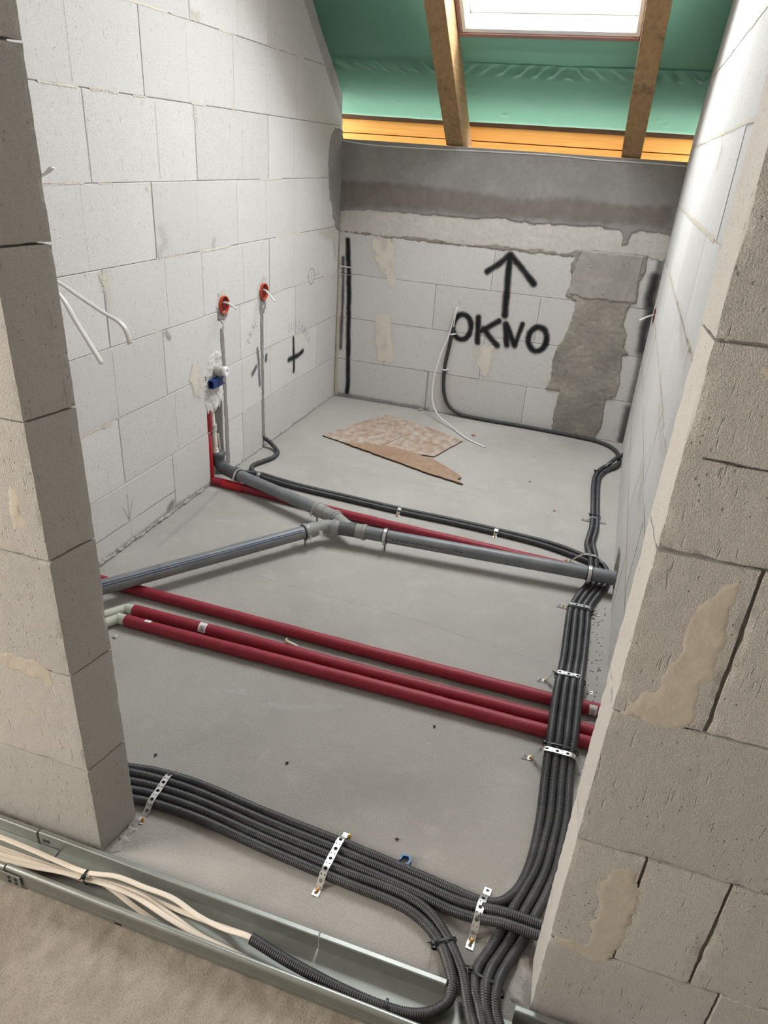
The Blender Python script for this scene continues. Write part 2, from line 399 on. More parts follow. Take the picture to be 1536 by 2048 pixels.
def patch(name, parent, plane, poly, thick, mat, res=0.006, rag=0.006, seed=1, rough=0.0012, edge=0.006, base=0.0, rag_scale=40):
    p = np.array(poly, float); m = 0.02
    U, V_ = grid(p[:, 0].min() - m, p[:, 0].max() + m, p[:, 1].min() - m, p[:, 1].max() + m, res)
    D = np.full(U.shape, 9.0); ins = np.zeros(U.shape, bool)
    for a, b in zip(p, np.roll(p, -1, 0)):
        D = np.minimum(D, seg_dist(U, V_, a, b)[0])
        c = ((a[1] > V_) != (b[1] > V_)) & (U < (b[0] - a[0]) * (V_ - a[1]) / (b[1] - a[1] + 1e-12) + a[0]); ins ^= c
    sd = np.where(ins, D, -D) + rag * 2 * fbm(U, V_, rag_scale, seed)
    H = base + thick * smoothstep(0, edge, sd) + rough * 2 * fbm(U, V_, 60, seed + 9) * (sd > 0); H = np.where(sd <= 0, -0.0025 if thick > 0.001 else -0.0005, np.maximum(H, 0.0004 if thick > 0.001 else 0.0002))
    me, _ = grid_mesh(name, plane, U, V_, H, sd > 0)
    return link(name, me, mat, parent)
def film(name, parent, plane, poly, mat, strength=0.8, fade=0.012, res=0.005, h=0.0012, rag=0.02, seed=1):
    p = np.array(poly, float); m = 0.03
    U, V_ = grid(p[:, 0].min() - m, p[:, 0].max() + m, p[:, 1].min() - m, p[:, 1].max() + m, res)
    D = np.full(U.shape, 9.0); ins = np.zeros(U.shape, bool)
    for a, b in zip(p, np.roll(p, -1, 0)):
        D = np.minimum(D, seg_dist(U, V_, a, b)[0])
        ins ^= ((a[1] > V_) != (b[1] > V_)) & (U < (b[0] - a[0]) * (V_ - a[1]) / (b[1] - a[1] + 1e-12) + a[0])
    sd = np.where(ins, D, -D) + rag * fbm(U, V_, 40, seed)
    A = strength * smoothstep(-fade * 0.3, fade, sd) * np.clip(0.9 + 0.5 * fbm(U, V_, 25, seed + 3), 0, 1)
    me, used = grid_mesh(name, plane, U, V_, np.full(U.shape, h), A > 0.01)
    at = me.attributes.new('cover', 'FLOAT', 'POINT'); at.data.foreach_set('value', A.reshape(-1)[used].astype(np.float32))
    return link(name, me, mat, parent)
def strokes(name, parent, plane, lines, mat, res=0.004, h=0.0009, soft=0.5, seed=3, halo=0.10):
    """lines: (polyline, half width, strength); the paint film as a fine mesh with a cover attribute"""
    pts = np.array([p for l in lines for p in l[0]]); wmax = max(l[1] for l in lines) * 2.4
    U, V_ = grid(pts[:, 0].min() - wmax, pts[:, 0].max() + wmax, pts[:, 1].min() - wmax, pts[:, 1].max() + wmax, res)
    A = np.zeros(U.shape)
    for pl, w, s in lines:
        d = np.full(U.shape, 9.0)
        for a, b in zip(pl[:-1], pl[1:]): d = np.minimum(d, seg_dist(U, V_, a, b)[0])
        d = d + w * 0.25 * fbm(U, V_, 30, seed)
        A = np.maximum(A, s * np.maximum(1 - smoothstep(w * (1 - soft), w * (1 + soft * 0.6), d), halo * (1 - smoothstep(w, w * 2.4, d))))
    me, used = grid_mesh(name, plane, U, V_, np.full(U.shape, h), A > 0.01)
    at = me.attributes.new('cover', 'FLOAT', 'POINT'); at.data.foreach_set('value', A.reshape(-1)[used].astype(np.float32))
    return link(name, me, mat, parent)

# ------------------------------------------------------------------ block masonry
BLOCKS = {}
def slab_mesh(poly, thick, ch, seed):     # polygon face towards the room with chamfered arris
    p = np.array(poly, float); c = p.mean(0); n = len(p); r = np.random.default_rng(seed)
    e = np.roll(p, -1, 0) - p; e /= np.linalg.norm(e, axis=1)[:, None]; nr = np.stack([-e[:, 1], e[:, 0]], 1)
    if ((p + np.roll(p, -1, 0)) / 2 - c)[0] @ nr[0] > 0: nr = -nr
    q = np.zeros_like(p)
    for i in range(n):
        n0, n1 = nr[i - 1], nr[i]; A = np.array([n0, n1]); q[i] = p[i] + np.linalg.solve(A, [ch, ch]) if abs(np.linalg.det(A)) > 0.05 else p[i] + n1 * ch
    q += r.normal(0, 0.0006, q.shape)
    V = [(a, b, 0.0) for a, b in q] + [(a, b, -ch) for a, b in p] + [(a, b, -thick) for a, b in p]
    Fc = [tuple(range(n))] + [(i, (i + 1) % n, n + (i + 1) % n, n + i) for i in range(n)] + [(n + i, n + (i + 1) % n, 2 * n + (i + 1) % n, 2 * n + i) for i in range(n)]
    return V, Fc
AX = {'left': ((0, 1, 0), (0, 0, 1), (1, 0, 0)), 'back': ((1, 0, 0), (0, 0, 1), (0, -1, 0)), 'right': ((0, 1, 0), (0, 0, 1), (-1, 0, 0))}
ORG = {'left': (0, 0, 0), 'back': (0, 0, 0), 'right': (W, 0, 0)}
def place_block(parent, plane, poly, thick=0.05, gap=0.0009, ch=0.0018):
    p = np.array(poly, float); lo = p.min(0); q = p - lo
    for i in range(len(q)): pass
    c = q.mean(0); ext = q.max(0)
    q = np.where(q < c, q + gap, q - gap)
    key = (plane,) + tuple(np.round(q, 3).ravel())
    if key not in BLOCKS:
        v, f = slab_mesh(q, thick, ch, len(BLOCKS)); BLOCKS[key] = mesh('aerated_block', v, f); BLOCKS[key].materials.append(MAT['aerated_concrete'])
    o = bpy.data.objects.new('aerated_block', BLOCKS[key]); COL.objects.link(o); o.parent = parent
    a, b, n = (Vector(x) for x in AX[plane]); org = Vector(ORG[plane]) + a * lo[0] + b * lo[1] + n * random.uniform(-0.0012, 0.0006)
    o.matrix_world = Matrix(((a.x, b.x, n.x, org.x), (a.y, b.y, n.y, org.y), (a.z, b.z, n.z, org.z), (0, 0, 0, 1)))
    return o
def clip_poly(poly, f):                   # keep f(p) <= 0
    out = []
    for a, b in zip(poly, poly[1:] + poly[:1]):
        fa, fb = f(a), f(b)
        if fa <= 0: out.append(a)
        if (fa < 0 < fb) or (fb < 0 < fa):
            t_ = fa / (fa - fb); out.append((a[0] + t_ * (b[0] - a[0]), a[1] + t_ * (b[1] - a[1])))
    return out
ZC = [0, 0.244, 0.489, 0.734, 0.979, 1.224, 1.469, 1.714, 1.959, 2.204, 2.449, 2.69]
TOP = 2.69
ridge = lambda p: p[1] - (1.497 - 0.84 * p[0])
def side_wall(name, plane, even, odd, label, chase=None):
    s = 1 if plane == 'right' else -1; X0 = W if plane == 'right' else 0.0
    prof = [(0, 0), (0.0, 1.612), (-1.315, TOP), (YB, TOP), (YB, 0)]
    a, b = sorted((X0 + s * 0.006, X0 + s * 0.13))
    if chase:
        core = prism(name, prof, X0 - 0.13, X0 - 0.046, 0, 'mortar')
        prism('mortar_bed', [(YB, 0), (chase[0], 0), (chase[0], chase[2]), (chase[1], chase[2]), (chase[1], 0), (0, 0), (0, 1.612), (-1.315, TOP), (YB, TOP)], X0 - 0.046, X0 - 0.006, 0, 'mortar', core)
    else: core = prism(name, prof, a, b, 0, 'mortar')
    tag(core, label, 'wall', kind='structure')
    for i in range(len(ZC) - 1):
        js = [0.0] + (even if i % 2 == 0 else odd) + [YB]
        for y1, y0 in zip(js[:-1], js[1:]):
            ranges = [(y0, y1)]
            if chase and ZC[i] < chase[2] - 0.01:
                ranges = [(y0, min(y1, chase[0])), (max(y0, chase[1]), y1)]
            for c0, c1 in ranges:
                if c1 - c0 < 0.02: continue
                poly = clip_poly([(c0, ZC[i]), (c1, ZC[i]), (c1, ZC[i + 1]), (c0, ZC[i + 1])], ridge)
                if len(poly) >= 3: place_block(core, plane, poly, thick=0.005, gap=0.0011 if plane == 'right' else 0.0009, ch=0.0007 if plane == 'right' else 0.0018)
    return core

# floor
floor = box('floor', (-0.13, 1.87, -3.19, 0.13, -0.08, 0.0), 'screed'); tag(floor, 'grey smooth screed floor of the narrow room', 'floor', kind='structure')
U, V_ = grid(-1.8, 3.2, -6.2, -3.19, 0.03); me, _ = grid_mesh('floor', 'floor', U, V_, -0.006 + 0.003 * fbm(U, V_, 8, 5), np.ones(U.shape, bool))
U, V_ = grid(-1.8, 3.2, -6.2, -3.19, 0.03)
hall = link('floor', me, 'rough_screed'); tag(hall, 'rough sandy concrete floor in front of the steel channel', 'floor', kind='structure')
near = (U > 0.3) & (U < 1.9) & (V_ > -3.9)
U2, V2 = grid(0.25, 1.75, -3.85, -3.205, 0.006)
Hh = 0.0005 + 0.0045 * fbm(U2, V2, 45, 21, 4) + 0.004 * fbm(U2, V2, 6, 33, 2)
me, _ = grid_mesh('rough_surface', 'floor', U2, V2, Hh - 0.004 * (1 - smoothstep(0, 0.05, np.minimum(np.minimum(U2 - 0.25, 1.75 - U2), np.minimum(V2 + 3.85, 9)))), np.ones(U2.shape, bool))
link('rough_surface', me, 'rough_screed', hall)

wl = side_wall('wall_left', 'left', [-0.58, -1.158, -1.735, -2.313, -2.89], [-0.29, -0.868, -1.446, -2.03, -2.608], 'white aerated block wall with two orange boxes and grey filled chases', chase=(-1.462, -1.338, 0.36))
wr = side_wall('wall_right', 'right', [-0.03 - 0.578, -1.19, -1.77, -2.348, -2.926], [-0.33, -0.91, -1.492, -2.03, -2.608], 'bright white aerated block wall behind the black conduit bundle')

# back knee wall
wb = box('wall_back', (-0.13, 1.87, 0.006, 0.13, 0, 1.408), 'mortar'); tag(wb, 'low back wall with a sprayed arrow and the word OKNO', 'wall', kind='structure')
ZB = [0, 0.2366, 0.483, 0.7295, 0.976, 1.222, 1.408]
for i in range(6):
    js = [0.0, 0.580, 0.588, 1.161, W] if i == 0 else [0.0, 0.583, 1.161, W] if i % 2 == 0 else [0.0, 0.31, 0.887, 1.465, W]
    for a, b in zip(js[:-1], js[1:]):
        if b - a < 0.02: continue
        place_block(wb, 'back', [(a, ZB[i]), (b, ZB[i]), (b, ZB[i + 1]), (a, ZB[i + 1])], thick=0.005)

# front wall piers: coarse close-up blocks with worn edges
def worn_box(name, x0, x1, y0, y1, z0, z1, parent, wear=0.004, res=0.008, skew=None, seed=0, detail=('front', 'jamb')):
    import bmesh
    bm = bmesh.new(); bmesh.ops.create_cube(bm, size=1.0)
    bmesh.ops.scale(bm, vec=(x1 - x0, y1 - y0, z1 - z0), verts=bm.verts); bmesh.ops.translate(bm, vec=((x0 + x1) / 2, (y0 + y1) / 2, (z0 + z1) / 2), verts=bm.verts)
    for ax in range(3):
        lo, hi = ((x0, x1), (y0, y1), (z0, z1))[ax]; n = int((hi - lo) / res)
        for i in range(1, n):
            co = [0, 0, 0]; co[ax] = lo + (hi - lo) * i / n; no = [0, 0, 0]; no[ax] = 1
            bmesh.ops.bisect_plane(bm, geom=list(bm.verts) + list(bm.edges) + list(bm.faces), plane_co=co, plane_no=no)
    L, Hh_ = (x0, y0, z0), (x1, y1, z1)
    for v in bm.verts:
        c = v.co; d = sorted([(min(c[k] - L[k], Hh_[k] - c[k]), k) for k in range(3)])
        near_edge = d[1][0]
        k1 = max(0, 1 - near_edge / 0.016)
        nz = mnoise.noise(Vector((c.x * 55 + seed * 7.1, c.y * 55, c.z * 55)))
        nz2 = mnoise.noise(Vector((c.x * 16 + seed * 3.3, c.y * 16 + 5, c.z * 16)))
        amt = k1 ** 2 * wear * (0.12 + max(0, nz) * 0.7 + max(0, nz2 - 0.22) * 1.6)
        for dist, k in d[:2]:
            sgn = 1 if c[k] - L[k] < Hh_[k] - c[k] else -1
            v.co[k] += sgn * amt
        v.co += Vector((1, 1, 1)) * 0.0005 * nz
        if skew: v.co.x += skew(v.co)
    me = bpy.data.meshes.new('aerated_block'); bm.to_mesh(me); bm.free()
    return link('aerated_block', me, 'aerated_concrete_coarse', parent)
wfl = box('wall_front_left', (-1.8, 0.715, YF + 0.010, YB - 0.006, 0, TOP), 'mortar'); tag(wfl, 'sunlit beige aerated block pier left of the opening', 'wall', kind='structure')
wfr = box('wall_front_right', (1.652, 3.2, YF + 0.010, YB - 0.006, 0, TOP), 'mortar'); tag(wfr, 'grey aerated block wall right of the opening in the foreground', 'wall', kind='structure')
ZL = [0, 0.236, 0.474, 0.719, 0.963, 1.213, 1.460, 1.705, 1.95, 2.195, 2.44, TOP]
sk_l = lambda c: max(0, min(1, (c.x - 0.45) / 0.27)) * (-0.006 + 0.016 * (c.y - YF) / 0.097 - 0.009 * min(c.z, 1.5))
for i in range(11):
    js = [-1.8, -1.0, -0.42, 0.16, 0.738] if i % 2 else [-1.8, -1.3, -0.71, -0.13, 0.45, 0.738]
    for a, b in zip(js[:-1], js[1:]):
        if b > 0.7: worn_box('aerated_block', a + 0.0015, b, YF, YB, ZL[i] + 0.0014, ZL[i + 1] - 0.0014, wfl, 0.0024, 0.008, sk_l, i)
        else: box('aerated_block', (a + 0.001, b - 0.001, YF, YB, ZL[i] + 0.001, ZL[i + 1] - 0.001), 'aerated_concrete_coarse', wfl, 0.003)
ZR = [0, 0.218, 0.461, 0.714, 0.963, 1.212, 1.458, 1.705, 1.95, 2.195, 2.44, TOP]
sk_r = lambda c: (1 - max(0, min(1, (c.x - 1.64) / 0.2))) * (-0.006 * (c.y - YF) / 0.097)
RJ = {0: [1.639, 1.904, 2.48, 3.2], 1: [1.639, 1.741, 1.858, 2.43, 3.2], 2: [1.639, 2.19, 3.2], 3: [1.639, 1.757, 2.33, 3.2]}
for i in range(11):
    js = RJ.get(i, [1.639, 2.2, 2.78, 3.2] if i % 2 == 0 else [1.639, 1.742, 2.32, 2.9, 3.2])
    for a, b in zip(js[:-1], js[1:]):
        if b < 2.45: worn_box('aerated_block', a + (0 if a < 1.64 else 0.0022), b - 0.002, YF, YB, ZR[i] + 0.0014, ZR[i + 1] - 0.0014, wfr, 0.0026, 0.008, sk_r if a < 1.64 else None, 30 + i * 3 + int(a * 10))
        else: box('aerated_block', (a + 0.001, b - 0.001, YF, YB, ZR[i] + 0.001, ZR[i + 1] - 0.001), 'aerated_concrete_coarse', wfr, 0.003)

# the hall behind the camera, with the window its daylight comes through
wh = multi('wall_hall_left', [box_data(-1.93, -1.8, -6.2, YB, 0, 0.95), box_data(-1.93, -1.8, -6.2, YB, 2.35, TOP), box_data(-1.93, -1.8, -6.2, -5.03, 0.95, 2.35), box_data(-1.93, -1.8, -3.73, YB, 0.95, 2.35)], 'hall_plaster'); tag(wh, 'plastered hall wall with a window opening, left of the camera', 'wall', kind='structure')
tag(box('wall_hall_back', (-1.93, 3.33, -6.33, -6.2, 0, TOP), 'hall_plaster'), 'plastered hall wall behind the camera', 'wall', kind='structure')
tag(box('wall_hall_right', (3.2, 3.33, -6.2, YB, 0, TOP), 'hall_plaster'), 'plastered hall wall right of the camera', 'wall', kind='structure')
tag(box('ceiling', (-1.93, 3.33, -6.33, -1.30, TOP + 0.002, TOP + 0.1), 'hall_plaster'), 'flat pale ceiling above the hall and the front of the room', 'ceiling', kind='structure')

# ------------------------------------------------------------------ roof
# membrane: three strips with a lapped seam, wrinkled under the lap, sagging between battens
def membrane(name, x0, x1, s0, s1, lift, label, hole=None, seed=1, wrinkle=None):
    U, S = grid(x0, x1, s0, s1, 0.008)
    d = 0.151 + lift + 0.006 * fbm(U, S, 3, seed) + 0.003 * np.sin(S * 21 + 0.6)
    if wrinkle is not None:
        env = np.exp(-((S - wrinkle + 0.036) / 0.024) ** 2)
        d = d + env * 0.016 * np.sin(U * 78 + 70 * (S - wrinkle) * np.sign(np.sin(U * 5.5)) + 2.5 * fbm(U, S, 4, seed + 4)) * (0.7 + 0.6 * fbm(U, S, 5, seed + 5))
        r = np.random.default_rng(seed)
        for _ in range(26):
            cx, cs = r.uniform(x0, x1), r.uniform(s0 + 0.03, wrinkle - 0.07)
            d = d - 0.006 * np.exp(-(((U - cx) / 0.010) ** 2 + ((S - cs) / 0.006) ** 2))
        d = d + 0.012 * np.exp(-((S - s0) / 0.010) ** 2)
    keep = np.ones(U.shape, bool)
    if hole: keep = ~((U > hole[0]) & (U < hole[1]) & (S > hole[2]) & (S < hole[3]))
    X = np.stack([U, -RC * S + RS * d, 1.418 + RS * S + RC * d], -1).reshape(-1, 3)
    nu, nv = U.shape; i, j = np.meshgrid(np.arange(nu - 1), np.arange(nv - 1), indexing='ij'); a = i * nv + j
    Q = np.stack([a, a + nv, a + nv + 1, a + 1], -1).reshape(-1, 4); Q = Q[keep.reshape(-1)[Q].all(1)]
    o = link(name, mesh(name, X, Q, True), 'membrane'); tag(o, label, 'roof membrane', kind=None); o['kind'] = 'structure'; return o
SEAM = 0.345
membrane('roof_membrane', -0.6, 2.4, -0.026, SEAM + 0.012, 0.0, 'lower strip of green roof membrane, wrinkled under the seam, above the orange boards', None, 3, SEAM)
membrane('roof_membrane', -0.6, 2.4, SEAM, 2.05, -0.004, 'upper strip of green roof membrane around the skylight', (0.672, 1.418, 0.535, 1.72), 8)
tiles = multi('roof_tiles', [([roof(x, s, d) for d in (0.27, 0.31) for s in (0.09, 2.3) for x in (-0.8, 0.60)], box_data(0, 1, 0, 1, 0, 1)[1]), ([roof(x, s, d) for d in (0.27, 0.31) for s in (0.09, 2.3) for x in (1.49, 2.6)], box_data(0, 1, 0, 1, 0, 1)[1]),
    ([roof(x, s, d) for d in (0.27, 0.31) for s in (0.09, 0.50) for x in (0.60, 1.49)], box_data(0, 1, 0, 1, 0, 1)[1]), ([roof(x, s, d) for d in (0.27, 0.31) for s in (1.76, 2.3) for x in (0.60, 1.49)], box_data(0, 1, 0, 1, 0, 1)[1])], 'roof_tile')
tag(tiles, 'dark red roof covering outside above the green membrane', 'roof', kind='structure')  # unseen; lower edge set so sky reaches only the membrane's foot and boards
def rafter(x0, x1, label):
    o = prism('rafter', [(0.006, 1.4125), (0.236, 1.4125), (-1.30, 2.671), (-1.53, 2.671)], x0, x1, 0, 'rafter_wood')
    m = o.modifiers.new('bevel', 'BEVEL'); m.width = 0.003; m.segments = 2
    tag(o, label, 'rafter', 'rafters under the green membrane'); return o
rafter(0.566, 0.654, 'wooden rafter left of the skylight, with a bright right side')
rafter(1.430, 1.521, 'wooden rafter right of the skylight, with dark knots')
ob = empty('fascia_boards', (0.85, 0.26, 1.40))
tag(ob, 'bright orange timber boards between wall top and green membrane', 'boards')
for z0, z1 in ((1.395, 1.4435), (1.4475, 1.565)): adopt(box('board', (-0.5, 2.2, 0.25, 0.272, z0, z1), 'orange_board', None, 0.004), ob)
adopt(box('backing', (-0.5, 2.2, 0.265, 0.275, 1.436, 1.456), 'dark_brown_wood', None), ob)
adopt(box('dark_strip', (-0.4, 2.1, 0.243, 0.2495, 1.512, 1.562), 'dark_brown_wood', None, 0.001), ob)  # dark brown strip between the boards and the membrane edge

# skylight window
sky = empty('window_1', roof(1.045, 1.13, 0.2)); tag(sky, 'white skylight with a bright pane, between the two rafters', 'window', kind='structure')
def rbox(name, x0, x1, s0, s1, d0, d1, mat, bev=0.002):
    V = [roof(x, s, d) for d in (d0, d1) for s in (s0, s1) for x in (x0, x1)]
    o = link(name, fix_normals(mesh(name, V, box_data(0, 1, 0, 1, 0, 1)[1])), mat); adopt(o, sky)
    if bev: m = o.modifiers.new('bevel', 'BEVEL'); m.width = bev; m.segments = 2
    return o
rbox('lining_board', 0.690, 1.404, 0.526, 0.546, 0.128, 0.235, 'white_pvc'); rbox('lining_board', 0.690, 1.404, 1.714, 1.734, 0.128, 0.235, 'white_pvc')
rbox('lining_board', 0.672, 0.690, 0.526, 1.734, 0.128, 0.235, 'white_pvc'); rbox('lining_board', 1.404, 1.422, 0.526, 1.734, 0.128, 0.235, 'white_pvc')
rbox('outer_trim', 0.672, 1.422, 0.508, 0.5255, 0.122, 0.20, 'red_brown_trim'); rbox('outer_trim', 0.656, 0.6715, 0.508, 1.75, 0.122, 0.20, 'red_brown_trim'); rbox('outer_trim', 1.4225, 1.4295, 0.508, 1.75, 0.122, 0.20, 'red_brown_trim')
for a in ((0.690, 1.404, 0.5465, 0.580), (0.690, 1.404, 1.68, 1.7135)): rbox('sash_rail', *a, 0.212, 0.252, 'cream_pvc', 0.004)
for a in ((0.690, 0.722, 0.58, 1.68), (1.372, 1.404, 0.58, 1.68)): rbox('sash_rail', *a, 0.212, 0.252, 'white_pvc', 0.004)
rbox('pane', 0.722, 1.372, 0.58, 1.68, 0.236, 0.242, 'window_glass', 0)

# ------------------------------------------------------------------ what is on the back wall
patch('plaster_band', wb, 'back', [(-0.02, 1.39), (-0.02, 1.056), (0.1, 1.068), (0.233, 1.073), (0.487, 1.076), (0.786, 1.078), (0.889, 1.094), (1.0, 1.083), (1.239, 1.089), (1.398, 1.097), (1.489, 1.084), (1.513, 1.061), (1.512, 1.018), (1.539, 1.027), (1.553, 1.077), (1.593, 1.093), (1.648, 1.095), (1.76, 1.079), (1.76, 1.39)], 0.009, 'cement_plaster', 0.006, 0.005, 4, 0.0006, 0.004)
box('ledge', (-0.01, W + 0.01, -0.0095, 0.128, 1.375, 1.4105), 'cement_plaster', wb, 0.002)
film('brown_plaster_coat', wb, 'back', [(0.0, 1.22), (0.0, 1.065), (0.3, 1.088), (0.8, 1.093), (1.2, 1.103), (1.45, 1.108), (1.73, 1.108), (1.73, 1.23), (1.5, 1.215), (1.2, 1.225), (0.95, 1.20), (0.6, 1.225), (0.3, 1.225)], 'brown_film', 0.6, 0.03, 0.006, 0.0112, 0.012, 5)
patch('thin_coat', wb, 'back', [(-0.01, 1.09), (-0.01, 0.952), (0.172, 0.951), (0.309, 0.945), (0.42, 0.954), (0.544, 0.955), (0.625, 0.945), (0.782, 0.946), (0.878, 0.959), (0.961, 0.955), (1.036, 0.950), (1.129, 0.959), (1.198, 0.947), (1.27, 0.952), (1.32, 0.975), (1.653, 0.977), (1.683, 0.967), (1.74, 0.969), (1.74, 1.11)], 0.0045, 'thin_coat', 0.006, 0.006, 8, 0.0007, 0.006)
patch('coat_edge', wb, 'back', [(0.0, 0.985), (0.0, 0.948), (0.25, 0.945), (0.6, 0.94), (1.0, 0.945), (1.3, 0.943), (1.3, 0.965), (1.0, 0.966), (0.6, 0.972), (0.2, 0.985)], 0.003, 'cement_patch', 0.006, 0.006, 18, 0.0007, 0.006)
PATCH = [(1.309, 0.98), (1.290, 0.915), (1.290, 0.876), (1.308, 0.852), (1.303, 0.806), (1.286, 0.751), (1.345, 0.724), (1.345, 0.684), (1.329, 0.586), (1.318, 0.529), (1.292, 0.483), (1.277, 0.402), (1.287, 0.301), (1.262, 0.237), (1.342, 0.235), (1.338, 0.173), (1.334, 0.111), (1.339, 0.0),
         (1.579, 0.0), (1.602, 0.065), (1.602, 0.156), (1.591, 0.23), (1.649, 0.247), (1.652, 0.335), (1.637, 0.44), (1.631, 0.481), (1.663, 0.489), (1.632, 0.523), (1.631, 0.592), (1.604, 0.642), (1.606, 0.709), (1.622, 0.744), (1.649, 0.751), (1.639, 0.856), (1.656, 0.909), (1.653, 0.99)]
tag(patch('cement_patch', wb, 'back', PATCH, 0.006, 'cement_patch', 0.005, 0.004, 12, 0.0014, 0.004), 'rough grey-brown cement strip running down the right of the back wall')
patch('cement_patch', wb, 'back', [(1.33, 0.985), (1.30, 0.86), (1.30, 0.76), (1.40, 0.747), (1.64, 0.752), (1.632, 0.86), (1.64, 0.985)], 0.0095, 'cement_patch_light', 0.006, 0.003, 14, 0.0008, 0.003)
for k, pl in enumerate(([(0.188, 0.945), (0.332, 0.945), (0.352, 0.671), (0.304, 0.694), (0.21, 0.831)], [(0.228, 0.526), (0.338, 0.539), (0.382, 0.265), (0.262, 0.248)], [(0.825, 0.426), (0.949, 0.443), (0.952, 0.37), (0.931, 0.246), (0.875, 0.268)])):
    film('adhesive_smear', wb, 'back', pl, 'pink_film', 0.85, seed=40 + k)
patch('corner_mortar', wb, 'back', [(0.0, 0.95), (0.012, 0.95), (0.02, 0.5), (0.024, 0.2), (0.03, 0.0), (0.0, 0.0)], 0.003, 'beige_adhesive', 0.004, 0.004, 60)
strokes('spray_bar', wb, 'back', [([(0.054, 0.913), (0.068, 0.739), (0.077, 0.522), (0.084, 0.293), (0.091, 0.086), (0.087, 0.035)], 0.0165, 1.0)], 'black_spray', 0.004, 0.0022, 0.75, 2)
strokes('spray_bar', wb, 'back', [([(0.030, 0.815), (0.037, 0.664), (0.037, 0.517), (0.036, 0.30)], 0.012, 0.75)], 'black_spray', 0.004, 0.0040, 0.9, 5, 0.2)
strokes('scuff_line', wb, 'back', [([(0.014, 0.768), (0.085, 0.766)], 0.005, 0.9), ([(0.012, 0.726), (0.106, 0.724)], 0.003, 0.7)], 'white_scuff', 0.003, 0.0048, 0.5, 6)
tag(strokes('spray_arrow', wb, 'back', [([(0.966, 0.922), (0.975, 0.769), (0.984, 0.612)], 0.0213, 1.0), ([(0.966, 0.924), (0.915, 0.872), (0.858, 0.828)], 0.0196, 0.95), ([(0.970, 0.924), (1.04, 0.862), (1.112, 0.791)], 0.0205, 1.0)], 'black_spray', 0.004, 0.0024, 0.75, 7), 'black sprayed arrow pointing up')
ell = lambda cx, cz, a, b, n=16, rot=0: [(cx + a * math.cos(2 * math.pi * i / n), cz + b * math.sin(2 * math.pi * i / n)) for i in range(n + 1)]
tag(strokes('spray_lettering', wb, 'back', [(ell(0.755, 0.518, 0.052, 0.070), 0.0178, 1.0),
    ([(0.840, 0.583), (0.846, 0.51), (0.852, 0.446)], 0.0190, 1.0), ([(0.956, 0.577), (0.905, 0.54), (0.866, 0.512)], 0.0178, 1.0), ([(0.876, 0.525), (0.92, 0.48), (0.967, 0.442)], 0.0190, 1.0),
    ([(0.996, 0.567), (1.005, 0.51), (1.016, 0.455)], 0.0201, 1.0), ([(0.998, 0.567), (1.03, 0.51), (1.060, 0.458)], 0.0190, 1.0), ([(1.060, 0.458), (1.073, 0.52), (1.085, 0.577)], 0.0155, 0.95),
    (ell(1.178, 0.508, 0.050, 0.066), 0.0190, 1.0)], 'black_spray', 0.004, 0.0026, 0.75, 9), 'the word OKNO sprayed in black capitals')
strokes('spray_overspray', wb, 'back', [([(1.715, 0.97), (1.712, 0.90)], 0.022, 0.55), ([(1.708, 0.89), (1.705, 0.78), (1.715, 0.75)], 0.036, 0.85), ([(1.722, 0.72), (1.716, 0.66), (1.712, 0.60), (1.722, 0.52)], 0.032, 0.8), ([(1.726, 0.50), (1.728, 0.36), (1.726, 0.25)], 0.026, 0.55), ([(1.722, 0.20), (1.724, 0.02)], 0.030, 0.7)], 'black_spray', 0.006, 0.0022, 0.95, 12, 0.12)
strokes('dark_edge', wb, 'back', [([(0.0, 0.012), (0.6, 0.006)], 0.022, 0.75), ([(0.6, 0.004), (1.3, 0.004)], 0.012, 0.35)], 'dark_film', 0.006, 0.0018, 0.9, 14, 0.2)  # darker band along the foot of the back wall, stronger at left

# ------------------------------------------------------------------ what is on the left wall
patch('corner_plaster', wl, 'left', [(0.0, 1.452), (-0.10, 1.452), (-0.165, 1.42), (-0.185, 1.324), (-0.178, 1.233), (-0.15, 1.12), (-0.125, 1.11), (-0.10, 1.03), (-0.05, 0.975), (0.0, 0.955)], 0.006, 'cement_plaster', 0.005, 0.006, 21, 0.0008, 0.004)
patch('chase_filler', wl, 'left', [(-1.333, 0.665), (-1.306, 0.665), (-1.296, 0.52), (-1.295, 0.37), (-1.292, 0.24), (-1.288, 0.04), (-1.326, 0.04), (-1.322, 0.17), (-1.326, 0.36), (-1.326, 0.52)], 0.0022, 'chase_filler', 0.004, 0.0025, 22, 0.0004, 0.003)
patch('chase_filler', wl, 'left', [(-0.966, 0.69), (-0.938, 0.69), (-0.940, 0.45), (-0.939, 0.2), (-0.937, 0.052), (-0.966, 0.052), (-0.966, 0.3), (-0.969, 0.55)], 0.0022, 'chase_filler', 0.004, 0.0022, 23, 0.0004, 0.003)
patch('chase_filler', wl, 'left', [(-1.345, 0.735), (-1.262, 0.735), (-1.262, 0.70), (-1.30, 0.688), (-1.345, 0.70)], 0.003, 'chase_filler', 0.004, 0.004, 24)
patch('chase_filler', wl, 'left', [(-0.975, 0.735), (-0.915, 0.735), (-0.912, 0.68), (-0.93, 0.66), (-0.97, 0.66)], 0.003, 'chase_filler', 0.004, 0.004, 25)
for k, (y, z) in enumerate(((-1.303, 0.757), (-0.940, 0.759))): patch('white_plaster', wl, 'left', [(y - 0.055, z), (y - 0.03, z + 0.05), (y + 0.005, z + 0.085), (y + 0.03, z + 0.05), (y + 0.05, z), (y + 0.03, z - 0.05), (y, z - 0.10), (y - 0.035, z - 0.05)], 0.0018, 'white_plaster', 0.004, 0.006, 26 + k)
